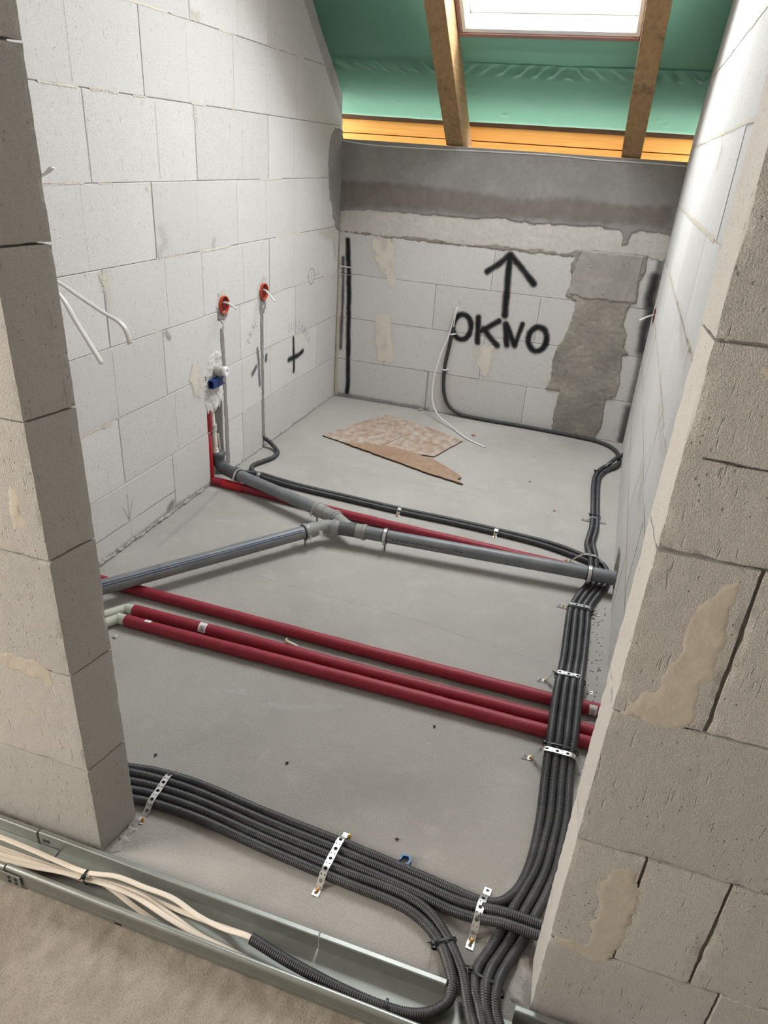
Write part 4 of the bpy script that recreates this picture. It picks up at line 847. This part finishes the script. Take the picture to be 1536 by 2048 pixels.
conduit('black corrugated conduit second from the back in the foreground bundle, ending behind the right pier', [(0.57, -2.985, .018), (0.674, -2.964, .017), (0.715, -2.957, .014), (0.826, -2.953), (1.024, -2.969), (1.224, -2.981), (1.39, -2.994), (1.459, -3.003, .014), (1.507, -3.006, .019), (1.534, -3.008, .028), (1.564, -3.009, .035), (1.64, -3.010, .036), (1.74, -3.008, .036)])
conduit('black corrugated conduit in the middle of the foreground bundle, ending behind the right pier', [(0.57, -3.000), (0.685, -2.982), (0.727, -2.977), (0.838, -2.974), (1.034, -2.990), (1.225, -3.002), (1.385, -3.016), (1.465, -3.027, .013), (1.508, -3.030, .019), (1.539, -3.031, .028), (1.568, -3.032, .035), (1.64, -3.033, .036), (1.74, -3.033, .036)])
conduit('black corrugated conduit second from the front of the foreground bundle, curving out to the hall', [(0.57, -3.02), (0.696, -3.003), (0.738, -2.997), (0.851, -2.995), (1.044, -3.011), (1.223, -3.023), (1.379, -3.031), (1.428, -3.050), (1.455, -3.071), (1.476, -3.093, .013), (1.494, -3.119, .018), (1.509, -3.145, .026), (1.520, -3.17, .030), (1.530, -3.195, .030), (1.541, -3.22, .032), (1.551, -3.245, .042), (1.564, -3.277, .059), (1.58, -3.33, .04), (1.60, -3.40, .016), (1.63, -3.6, .014)])
conduit('black corrugated conduit at the front of the foreground bundle, curling into the steel channel', [(0.57, -3.042), (0.711, -3.024), (0.753, -3.018), (0.866, -3.016), (1.055, -3.033), (1.228, -3.045), (1.365, -3.053), (1.405, -3.064), (1.436, -3.081), (1.461, -3.104, .013), (1.480, -3.135, .022), (1.494, -3.165, .030), (1.499, -3.184, .030), (1.498, -3.203, .028), (1.487, -3.219, .024), (1.464, -3.235, .02), (1.433, -3.245, .018), (1.392, -3.249, .018), (1.353, -3.250, .02), (1.30, -3.248, .022), (1.245, -3.244, .025), (1.188, -3.238, .028), (1.149, -3.232, .03), (1.122, -3.2275, .031)])
LOW = {2: [(1.65, -3.6, .014), (1.625, -3.40, .016), (1.602, -3.33, .04), (1.583, -3.277, .059), (1.568, -3.240, .040), (1.553, -3.200, .032), (1.540, -3.175, .030), (1.534, -3.145, .024), (1.538, -3.115, .015), (1.55, -3.082), (1.564, -3.039), (1.580, -2.982), (1.599, -2.919), (1.613, -2.868), (1.621, -2.80)],
       3: [(1.675, -3.6, .014), (1.65, -3.40, .016), (1.625, -3.33, .04), (1.604, -3.277, .059), (1.585, -3.240, .040), (1.566, -3.205, .034), (1.557, -3.172, .036), (1.556, -3.145, .028), (1.561, -3.112, .016), (1.572, -3.08), (1.587, -3.039), (1.603, -2.979), (1.620, -2.922), (1.633, -2.868), (1.640, -2.80)],
       4: [(1.70, -3.6, .014), (1.674, -3.40, .016), (1.648, -3.33, .04), (1.624, -3.277, .059), (1.603, -3.240, .040), (1.584, -3.205, .034), (1.575, -3.172, .034), (1.576, -3.142, .026), (1.583, -3.108, .014), (1.596, -3.071), (1.610, -3.035), (1.625, -2.98), (1.641, -2.925), (1.653, -2.865), (1.659, -2.80)]}
LAB = {2: 'black corrugated conduit running the whole right side and up the back wall by the lettering', 3: 'black corrugated conduit along the right, crossing the room to an S-bend at the left wall', 4: 'black corrugated conduit nearest the right wall, crossing the room behind the red pipe'}
for i in (2, 3, 4): conduit(LAB[i], LOW[i] + UPB[i])

# perforated strapping
def strap(label, path, wdir, group='perforated steel straps', n_cells=None, width=0.0148, screws=()):
    P = spline(path, 0.0015); s = np.concatenate([[0], np.cumsum(np.linalg.norm(np.diff(P, axis=0), axis=1))]); L = s[-1]
    wdir = np.array(wdir, float); wdir /= np.linalg.norm(wdir)
    V = []; Fc = []; cell = 0.0253; u = 0.0; hw = width / 2
    def ring(u0, u1, v0, v1, cu, cv, r, n):
        o = len(V); per = []
        for a, b in (((u0, v0), (u1, v0)), ((u1, v0), (u1, v1)), ((u1, v1), (u0, v1)), ((u0, v1), (u0, v0))):
            for i in range(n): per.append((a[0] + (b[0] - a[0]) * i / n, a[1] + (b[1] - a[1]) * i / n))
        m = len(per); a0 = math.atan2(per[0][1] - cv, per[0][0] - cu)
        for p in per: V.append(p)
        for i in range(m): a = a0 + 2 * math.pi * i / m; V.append((cu + r * math.cos(a), cv + r * math.sin(a)))
        for i in range(m): Fc.append((o + i, o + (i + 1) % m, o + m + (i + 1) % m, o + m + i))
    while u < L - 0.002:
        e = min(u + 0.0150, L)
        if e - u > 0.012: ring(u, e, -hw, hw, (u + e) / 2, 0, 0.0042, 4)
        else: Fc.append((len(V), len(V) + 1, len(V) + 2, len(V) + 3)); V += [(u, -hw), (e, -hw), (e, hw), (u, hw)]
        u = e
        e = min(u + 0.0103, L)
        if e - u > 0.009:
            for sg in (-1, 1): ring(u, e, min(0, sg * hw), max(0, sg * hw), (u + e) / 2, sg * hw * 0.5, 0.0016, 3)
        elif e - u > 0.001: Fc.append((len(V), len(V) + 1, len(V) + 2, len(V) + 3)); V += [(u, -hw), (e, -hw), (e, hw), (u, hw)]
        u = e
    A = np.array(V); X = np.stack([np.interp(A[:, 0], s, P[:, k]) for k in range(3)], 1) + wdir[None, :] * A[:, 1:2]
    e = empty('perforated_strap', tuple(P[0] * [1, 1, 0])); tag(e, label, 'metal strap', group)
    o = link('strip', mesh('strip', X, Fc), 'strap_steel'); m = o.modifiers.new('weld', 'WELD'); m.merge_threshold = 0.00005
    m = o.modifiers.new('solid', 'SOLIDIFY'); m.thickness = 0.0009; m.offset = 0; adopt(o, e)
    for q in screws:
        adopt(lathe('screw', (q[0], q[1], 0.0005), (q[0], q[1], 0.010), [(0, 0.0040), (0.0045, 0.0038), (0.0055, 0.0024), (0.009, 0.0021)], 'screw_brass', None, 10), e)
    return e
T_ = 2 * RCO + 0.0022
strap('perforated steel strap beside the left pier', [(0.762, -3.068, .0015), (0.760, -3.050, .002), (0.762, -3.036, .012), (0.762, -3.022, T_), (0.760, -2.985, T_ + .001), (0.757, -2.945, T_), (0.756, -2.930, .013), (0.755, -2.922, .002), (0.754, -2.912, .0015)], (1, 0.04, 0), screws=((0.764, -3.058), (0.757, -2.916)))
strap('perforated steel strap in the middle of the foreground bundle, by the blue clip', [(1.191, -3.088, .0015), (1.192, -3.070, .002), (1.193, -3.058, .013), (1.194, -3.044, T_), (1.196, -3.00, T_ + .001), (1.199, -2.958, T_), (1.200, -2.945, .013), (1.200, -2.938, .002), (1.200, -2.925, .0015)], (1, -0.06, 0), screws=((1.192, -3.076), (1.208, -2.932)))
strap('perforated steel strap at the right end of the foreground bundle, where conduits part', [(1.513, -3.084, .0015), (1.514, -3.062, .002), (1.515, -3.050, .016), (1.516, -3.034, .030), (1.518, -3.005, .032), (1.520, -2.985, .026), (1.522, -2.972, .018), (1.523, -2.964, .004), (1.525, -2.944, .0015)], (1, -0.10, 0), screws=((1.514, -3.068),))
for lab, y, zz, xl, xr in (('perforated steel strap over the right conduit bundle in front of the red pipes', -2.546, .037, 1.56, 1.69), ('perforated steel strap over the right conduit bundle behind the red pipes', -2.225, .036, 1.56, 1.69), ('perforated steel strap over the right conduit bundle in front of the grey pipe', -1.805, .0115, 1.575, 1.69)):
    t_ = zz + RCO + 0.0012
    strap(lab, [(xl - 0.022, y, 0.006), (xl, y, .002), (xl + 0.018, y, max(0.004, t_ - 0.014)), (1.588, y, t_ - 0.002), (1.60, y, t_), (1.63, y, t_ + .0005), (1.662, y, t_ - 0.001), (1.672, y, max(0.005, t_ - 0.014)), (xr - 0.005, y, .002), (xr + 0.008, y, .0015)], (0.03, 1, 0), screws=((xl, y),))
strap('perforated steel strap where the conduits cross beside the rear of the grey pipe', [(1.545, -1.475, .0015), (1.565, -1.476, .003), (1.590, -1.475, .026), (1.615, -1.474, .046), (1.64, -1.473, .048), (1.665, -1.472, .044), (1.69, -1.471, .02), (1.705, -1.470, .002)], (0.03, 1, 0), screws=((1.556, -1.4755),))
for lab, x, ys in (('left one of two perforated straps on the conduits behind the red pipe', 0.845, -1.358), ('right one of two perforated straps on the conduits behind the red pipe', 1.262, -1.370), ('perforated strap at the S-bend by the left wall', 0.155, -1.296)):
    strap(lab, [(x, ys - 0.046, .0015), (x, ys - 0.030, .003), (x, ys - 0.022, .016), (x, ys - 0.012, T_), (x, ys + 0.012, T_), (x, ys + 0.022, .016), (x, ys + 0.030, .003), (x, ys + 0.044, .0015)], (1, 0, 0), screws=((x, ys - 0.036),))
strap('perforated strap on the conduit pair halfway along the right wall', [(1.585, -1.085, .0015), (1.606, -1.083, .003), (1.618, -1.082, .018), (1.63, -1.081, T_), (1.642, -1.08, T_ - .003), (1.668, -1.079, .003), (1.69, -1.078, .0015)], (0, 1, 0), screws=((1.592, -1.084),))
strap('perforated strap on the conduit pair at the far end of the right wall', [(1.650, -.460, .003), (1.655, -.452, .012), (1.664, -.435, .029), (1.672, -.425, .030), (1.680, -.405, .028), (1.688, -.39, .004)], (0.7, 0.5, 0))

# cable ties
def tie(label, c, d, hw, hh, zc, head=1, lean=0.0, mat='black_plastic', w=0.0045):
    c = np.array((c[0], c[1], zc), float); d = np.array((d[0], d[1], 0.0)); d /= np.linalg.norm(d); sdv = np.array((-d[1], d[0], 0))
    e = empty('cable_tie', (c[0], c[1], 0)); tag(e, label, 'cable tie', 'black cable ties on the conduits')
    k = 40; V = []; Fc = []
    for i in range(k):
        a = 2 * math.pi * i / k; ca, sa = math.cos(a), math.sin(a); n = 3.2
        p = sdv * hw * np.sign(ca) * abs(ca) ** (2 / n) + np.array((0, 0, 1)) * hh * np.sign(sa) * abs(sa) ** (2 / n)
        p = p + d * lean * ca; q = p * (1 + 0.0016 / max(np.linalg.norm(p), 1e-6))
        for s, r in ((-w / 2, p), (w / 2, p), (w / 2, q), (-w / 2, q)): V.append(c + d * s + r)
    for i in range(k):
        for j in range(4): Fc.append((i * 4 + j, i * 4 + (j + 1) % 4, ((i + 1) % k) * 4 + (j + 1) % 4, ((i + 1) % k) * 4 + j))
    adopt(link('band', fix_normals(mesh('band', V, Fc)), mat), e)
    q = c + sdv * hw * head * 0.98 + np.array((0, 0, hh * 0.75)) + d * lean * head
    adopt(box('lock', (q[0] - .004, q[0] + .004, q[1] - .004, q[1] + .004, q[2] - .003, q[2] + .004), mat, None, 0.001), e)
    t0 = q + np.array((0, 0, 0.001)); adopt(tube('tail', [t0, t0 + sdv * head * 0.006 + np.array((0, 0, .003)), t0 + sdv * head * 0.010 + np.array((0, 0, .005))], 0.0016, mat, None, 6), e)
tie('black cable tie by the strap in front of the red pipes', (1.628, -2.527), (0, 1), 0.043, 0.0125, 0.040, 1)
tie('black cable tie by the strap behind the red pipes', (1.627, -2.243), (0, 1), 0.043, 0.0125, 0.042, 1)
tie('black cable tie by the strap in front of the grey pipe', (1.629, -1.822), (0, 1), 0.043, 0.0122, 0.0122, -1)
tie('black cable tie on the conduit pair halfway along the right wall', (1.639, -1.058), (0, 1), 0.0225, 0.0122, 0.0122, 1)
tie('black cable tie on the conduit pair at the far right bend', (1.632, -.535), (-0.2, 1), 0.0235, 0.0122, 0.0125, 1)
tie('black cable tie holding two conduits above the channel end', (1.465, -3.098), (0.55, -0.83), 0.0240, 0.0125, 0.0135, -1)
tie('black cable tie slanting across three conduits at the channel', (1.556, -3.150), (0.05, -1), 0.033, 0.0130, 0.0255, -1, 0.012)
tie('black cable tie on the single conduit inside the channel', (1.395, -3.249), (1, 0.0), 0.0120, 0.0120, 0.018, -1)

# ------------------------------------------------------------------ steel channel with flat cables
ch = empty('steel_channel', (0.9, -3.23, 0)); tag(ch, 'long galvanised steel channel on the floor, holding cream cables', 'channel')
def sheet(name, prof, x0, x1, mat='galvanised_steel', th=0.0016):
    V = [(x, a, b) for x in (x0, x1) for a, b in prof]; n = len(prof); Fc = [(i, i + 1, n + i + 1, n + i) for i in range(n - 1)]
    o = link(name, mesh(name, V, Fc, False), mat); m = o.modifiers.new('solid', 'SOLIDIFY'); m.thickness = th; m.offset = 0
    m = o.modifiers.new('bevel', 'BEVEL'); m.width = 0.0008; m.segments = 1; return adopt(o, ch)
lip = [(-3.277 + 0.0062 * (1 - math.cos(a)), 0.0385 + 0.0062 * math.sin(a)) for a in np.linspace(0, math.pi, 11)] + [(-3.2646, 0.034)]
sheet('web', [(-3.276, 0.0045), (-3.186, 0.0045)], 0.602, 2.4)
sheet('front_flange', [(-3.277, 0.003), (-3.277, 0.016), (-3.2762, 0.018), (-3.277, 0.020)] + lip, 0.602, 2.4)
bl = [(-3.186, 0.0045), (-3.186, 0.0375), (-3.1848, 0.0392), (-3.1765, 0.0388), (-3.1755, 0.036)]
sheet('back_flange', bl, 0.602, 1.2392); sheet('back_flange', bl, 1.2410, 1.488); sheet('back_flange', bl, 1.612, 2.4)
sheet('web', [(-3.274, 0.0065), (-3.188, 0.0065)], -0.2, 0.652); sheet('back_flange', [(-3.1875, 0.0065), (-3.1875, 0.0365), (-3.186, 0.0385), (-3.1775, 0.0380), (-3.1765, 0.035)], -0.2, 0.598)
sheet('front_flange', [(a - 0.0022, b) for a, b in [(-3.277, 0.003), (-3.277, 0.016), (-3.2762, 0.018), (-3.277, 0.020)] + lip[:8]], -0.2, 0.6)
sheet('joint_plate', [(-3.2808, 0.004), (-3.2808, 0.036)], 0.56, 0.640)
for x in (0.612, 0.628):
    for zz in (0.014, 0.025): adopt(lathe('slot', (x, -3.2815, zz), (x, -3.2825, zz), [(0, 0.0038), (0.001, 0.0038)], 'black_plastic', None, 10), ch)
adopt(box('slot', (0.613, 0.628, -3.1852, -3.1848, 0.014, 0.021), 'black_plastic'), ch); adopt(box('slot', (0.855, 0.870, -3.2785, -3.2778, 0.004, 0.009), 'black_plastic'), ch)
adopt(box('slot', (0.611, 0.627, -3.1878, -3.1870, 0.017, 0.024), 'black_plastic'), ch)
def flat_cable(label, pts, w=0.0053, t_=0.0019, mat='cream_cable', group='cream flat cables in the steel channel'):
    P = spline(pts, 0.006); prof = [(w * math.copysign(abs(math.cos(a)) ** 0.7, math.cos(a)), t_ * math.copysign(abs(math.sin(a)) ** 0.7, math.sin(a))) for a in np.linspace(0, 2 * math.pi, 14, endpoint=False)]
    o = link('flat_cable', fix_normals(sweep_mesh('flat_cable', P, prof, None, (0, 0, 1))), mat); tag(o, label, 'cable', group); return o
END = (1.17, -3.2355, 0.030)
flat_cable('cream flat cable arching over the others behind the cable tie', [(0.30, -3.215, .022), (0.45, -3.222, .034), (0.537, -3.222, .038), (0.615, -3.222, .036), (0.678, -3.224, .035), (0.754, -3.226, .037), (0.814, -3.212, .036), (0.875, -3.210, .032), (0.939, -3.208, .028), (1.006, -3.221, .025), (1.06, -3.226, .026), (1.12, -3.2270, .0320), (1.16, -3.2335, .0305)])
flat_cable('cream flat cable lying beside the front flange, dipping out of the channel mouth', [(0.30, -3.262, .030), (0.46, -3.262, .034), (0.576, -3.260, .034), (0.644, -3.249, .030), (0.701, -3.238, .028), (0.757, -3.232, .0275), (0.81, -3.228, .026), (0.868, -3.227, .021), (0.954, -3.241, .018), (1.034, -3.252, .018), (1.107, -3.257, .018), (1.154, -3.260, .018), (1.20, -3.263, .014), (1.26, -3.265, .012), (1.34, -3.266, .010)])
flat_cable('cream flat cable second from the front, bundled under the tie', [(0.30, -3.252, .024), (0.44, -3.252, .028), (0.561, -3.248, .027), (0.617, -3.241, .025), (0.686, -3.236, .024), (0.755, -3.230, .022), (0.802, -3.223, .021), (0.872, -3.219, .017), (0.946, -3.230, .014), (1.022, -3.246, .013), (1.10, -3.251, .012), (1.18, -3.258, .011), (1.30, -3.263, .010)])
flat_cable('cream flat cable running straight along the channel bottom to the front flange', [(0.30, -3.236, .010), (0.50, -3.236, .013), (0.65, -3.232, .017), (0.755, -3.228, .0165), (0.78, -3.221, .013), (0.814, -3.224, .0085), (0.871, -3.238, .008), (0.937, -3.252, .008), (0.985, -3.262, .008), (1.05, -3.266, .0085), (1.2, -3.2665, .0085)], 0.0055, 0.0018)
flat_cable('cream flat cable on the channel floor heading for the black conduit mouth', [(0.30, -3.228, .009), (0.48, -3.228, .010), (0.66, -3.226, .012), (0.755, -3.222, .012), (0.812, -3.211, .009), (0.873, -3.211, .008), (0.933, -3.214, .008), (1.01, -3.215, .009), (1.07, -3.218, .016), (1.118, -3.224, .0275), (1.155, -3.231, .0275)], 0.0055, 0.0018)
tie('black cable tie around the cream cables in the channel', (0.754, -3.2275), (1, 0), 0.0085, 0.0145, 0.0245, -1)

# ------------------------------------------------------------------ cables, boxes and small things on the walls
def wire(label, pts, r, mat='white_cable', group=None, cat='cable', name='cable'):
    o = tube(name, pts, r, mat, None, 10, 0.006); tag(o, label, cat, group); return o
flatw = lambda label, pts: flat_cable(label, pts, 0.0055, 0.0020, 'white_cable', 'white cable ends sticking out behind the left pier')
flatw('long bent white cable sticking out behind the left pier', [(0.560, -3.050, 1.175), (0.60, -2.99, 1.155), (0.636, -2.952, 1.135), (0.688, -2.95, 1.110), (0.729, -2.95, 1.091), (0.756, -2.95, 1.080), (0.767, -2.95, 1.068), (0.772, -2.95, 1.046)])
flatw('straight white cable slanting down behind the left pier', [(0.585, -3.050, 1.20), (0.612, -2.98, 1.155), (0.642, -2.952, 1.113), (0.668, -2.95, 1.069), (0.694, -2.95, 1.029), (0.711, -2.95, 1.003)])
flatw('short white cable stub peeking out high behind the left pier', [(0.60, -3.05, 1.275), (0.63, -2.97, 1.288), (0.645, -2.95, 1.297), (0.660, -2.95, 1.307)])
def wall_box(label, y, zc, tip):
    e = empty('junction_box', (0, y, zc)); tag(e, label, 'junction box', 'orange boxes in the left wall')
    adopt(lathe('body', (-0.004, y, zc), (0.012, y, zc), [(0, 0.036), (0.013, 0.036), (0.016, 0.0365), (0.016, 0.0325), (0.006, 0.031), (0.006, 0.001)], 'orange_box', None, 28), e)
    adopt(lathe('back_plate', (0.0022, y, zc), (0.0035, y, zc), [(0, 0.0312), (0.0012, 0.0312)], 'dark_interior', None, 24), e)  # dark colour stands in for the shade of a deep box
    return e
wall_box('orange junction box on the left wall, nearer the viewer, above the outlet', -1.303, 0.757, None)
wall_box('orange junction box on the left wall, nearer the back corner', -0.940, 0.759, None)
wire('white cable poking from the nearer orange box', [(0.008, -1.314, 0.768), (0.03, -1.324, 0.772), (0.06, -1.338, 0.768), (0.09, -1.351, 0.757)], 0.0042, group='white cables in the orange boxes')
wire('white cable poking from the farther orange box', [(0.008, -0.952, 0.768), (0.03, -0.968, 0.770), (0.06, -0.986, 0.754), (0.09, -1.0, 0.733)], 0.0042, group='white cables in the orange boxes')
rb = empty('junction_box', (W, -0.25, 0.745)); tag(rb, 'small red box set in the right wall near the back corner', 'junction box')
adopt(lathe('body', (W + 0.002, -0.25, 0.745), (W - 0.006, -0.25, 0.745), [(0, 0.034), (0.008, 0.034), (0.008, 0.03), (0.003, 0.029), (0.003, 0.001)], 'dark_interior', None, 20), rb)
patch('rim_plaster', wr, 'right', [(-0.29, 0.745), (-0.27, 0.79), (-0.24, 0.80), (-0.21, 0.76), (-0.21, 0.72), (-0.25, 0.70), (-0.28, 0.71)], 0.002, 'white_plaster', 0.004, 0.006, 140)
wire('white cable poking from the box in the right wall', [(W - 0.004, -0.25, 0.748), (W - 0.02, -0.30, 0.752), (W - 0.045, -0.37, 0.752), (W - 0.07, -0.43, 0.747)], 0.004)
wire('thin white cable hanging from the back wall down to the floor', [(0.7075, -0.0135, 0.50), (0.712, -0.016, 0.56), (0.718, -0.020, 0.606), (0.722, -0.027, 0.625), (0.716, -0.033, 0.600), (0.706, -0.034, 0.555), (0.693, -0.038, 0.471), (0.664, -0.055, 0.373), (0.645, -0.072, 0.262), (0.640, -0.085, 0.175), (0.655, -0.105, 0.09), (0.700, -0.150, 0.04), (0.80, -0.235, 0.016), (0.926, -0.365, 0.006), (1.04, -0.441, 0.004)], 0.0038)
def pclip(label, x, zc):
    e = empty('cable_clip', (x, 0, zc)); tag(e, label, 'cable clip', 'white clips on the back wall')
    adopt(lathe('loop', (x, -0.0135, zc - 0.004), (x, -0.0135, zc + 0.004), [(0, 0.0108), (0, 0.0132), (0.008, 0.0132), (0.008, 0.0108)], 'white_pvc', None, 18), e)
    adopt(box('foot', (x + 0.009, x + 0.022, -0.009, -0.0005, zc - 0.004, zc + 0.004), 'white_pvc', None, 0.001), e)
pclip('upper white clip on the back wall conduit', 0.703, 0.475); pclip('lower white clip on the back wall conduit', 0.6835, 0.268)
wire('thin white string running along the top of the back wall', [(0.003, -0.010, 1.402), (0.10, -0.011, 1.394), (0.216, -0.0115, 1.390), (0.46, -0.0115, 1.391), (0.849, -0.0115, 1.397), (1.096, -0.0115, 1.400), (1.336, -0.0115, 1.394), (1.567, -0.0115, 1.396), (1.733, -0.0115, 1.393)], 0.0024, 'white_cable', None, 'string', 'string')

# ------------------------------------------------------------------ things lying on the floor
cb = empty('cardboard_sheet', (0.6, -0.6, 0)); tag(cb, 'torn brown cardboard sheet with white dust, lying on the floor', 'cardboard')
def sheet_poly(name, poly, z0, z1, mat):
    n = len(poly); V = [(x, y, z0) for x, y in poly] + [(x, y, z1) for x, y in poly]
    import bmesh
    me = mesh(name, V, [tuple(range(n)), tuple(range(n, 2 * n))] + [(i, (i + 1) % n, n + (i + 1) % n, n + i) for i in range(n)]); fix_normals(me)
    return adopt(link(name, me, mat), cb)
def ragged(poly, amp, seed, step=0.03):
    r = np.random.default_rng(seed); out = []
    for a, b in zip(poly, poly[1:] + poly[:1]):
        L = math.hypot(b[0] - a[0], b[1] - a[1]); n = max(1, int(L / step))
        for i in range(n): out.append((a[0] + (b[0] - a[0]) * i / n + r.uniform(-amp, amp) * (i > 0), a[1] + (b[1] - a[1]) * i / n + r.uniform(-amp, amp) * (i > 0)))
    return out
big = ragged([(0.208, -0.682), (0.344, -0.337), (0.377, -0.245), (0.424, -0.203), (0.639, -0.272), (0.909, -0.407), (0.868, -0.537), (0.822, -0.697), (0.72, -0.700), (0.60, -0.705), (0.55, -0.775), (0.369, -0.737)], 0.003, 1)
flap = ragged([(0.35, -0.733), (0.45, -0.70), (0.60, -0.675), (0.72, -0.70), (0.841, -0.745), (0.935, -0.818), (1.01, -0.894), (0.996, -0.924), (1.035, -0.967), (0.946, -0.943), (0.758, -0.883), (0.569, -0.812)], 0.004, 2)
sheet_poly('top_liner', big, 0.0065, 0.0078, 'cardboard_dusty'); sheet_poly('core', [(x * 0.997 + 0.0018, y * 0.997 - 0.0018) for x, y in big], 0.0012, 0.0064, 'cardboard_edge')
sheet_poly('flap_liner', flap, 0.0090, 0.0100, 'cardboard'); sheet_poly('flap_core', [(x * 0.997 + 0.002, y * 0.997 - 0.002) for x, y in flap], 0.0030, 0.0089, 'cardboard_edge')
adopt(tube('fold_line', [(0.50, -0.765, 0.0080), (0.56, -0.62, 0.0081), (0.60, -0.50, 0.0080)], 0.0012, 'cardboard_edge', None, 6), cb)
bk = empty('plastic_clip', (1.342, -2.949, 0)); tag(bk, 'small blue open plastic ring on the floor by the conduits', 'plastic clip')
ring = [(1.329, -2.954), (1.333, -2.936), (1.350, -2.934), (1.356, -2.944), (1.353, -2.957), (1.343, -2.962), (1.341, -2.957), (1.349, -2.953), (1.351, -2.944), (1.347, -2.938), (1.336, -2.940), (1.333, -2.951)]
o = prism('ring', ring, 0.0005, 0.0095, 2, 'blue_clip'); adopt(o, bk)
pg = empty('wall_plug', (0.80, -2.354, 0)); tag(pg, 'beige wall plug lying between the red pipes', 'wall plug')
adopt(lathe('sleeve', (0.783, -2.352, 0.0045), (0.826, -2.362, 0.0045), [(0, 0.0045), (0.03, 0.0045), (0.044, 0.003)], 'beige_plug', None, 12), pg); adopt(lathe('collar', (0.782, -2.352, 0.0075), (0.785, -2.3527, 0.0075), [(0, 0.0075), (0.003, 0.0075)], 'beige_plug', None, 12), pg)
def scrap(name, label, x, y, s, mat, cat='scrap', seed=0):
    r = np.random.default_rng(seed); import bmesh
    bm = bmesh.new(); bmesh.ops.create_icosphere(bm, subdivisions=1, radius=1.0)
    for v in bm.verts: v.co = Vector((v.co.x * s * r.uniform(0.7, 1.3), v.co.y * s * r.uniform(0.5, 1.1), (v.co.z * 0.4 + 0.38) * s))
    me = bpy.data.meshes.new(name); bm.to_mesh(me); bm.free(); o = link(name, me, mat); o.location = (x, y, 0.0008); o.rotation_euler.z = r.uniform(0, 3); tag(o, label, cat, 'bits of debris on the floor'); return o
scrap('scrap', 'tiny red and white scrap on the floor behind the pipes', 1.465, -1.048, 0.007, 'pink_scrap', seed=1)
scrap('scrap', 'pinkish torn scrap near the foot of the back wall', 0.943, -0.285, 0.013, 'pink_scrap', seed=2)
scrap('mortar_crumb', 'grey mortar lump at the foot of the back wall gap', 0.56, -0.018, 0.016, 'mortar', 'crumb', 3)
for i, (x, y, lab) in enumerate(((0.680, -2.885, 'dark crumb on the floor beside the left pier, behind the conduits'), (0.99, -2.79, 'brownish crumb on the floor between red pipes and foreground conduits'), (1.31, -2.90, 'tiny dark crumb near the blue plastic ring'), (1.32, -0.78, 'dark speck on the floor near the right conduit bend'), (1.30, -2.53, 'dark speck just in front of the red pipes'), (0.30, -2.53, 'white mortar crumb beside the pale pipe elbows'))):
    scrap('mortar_crumb', lab, x, y, 0.005 if i != 5 else 0.009, 'dark_crumb' if i != 5 else 'white_plaster', 'crumb', 10 + i)
bpy.context.view_layer.update()
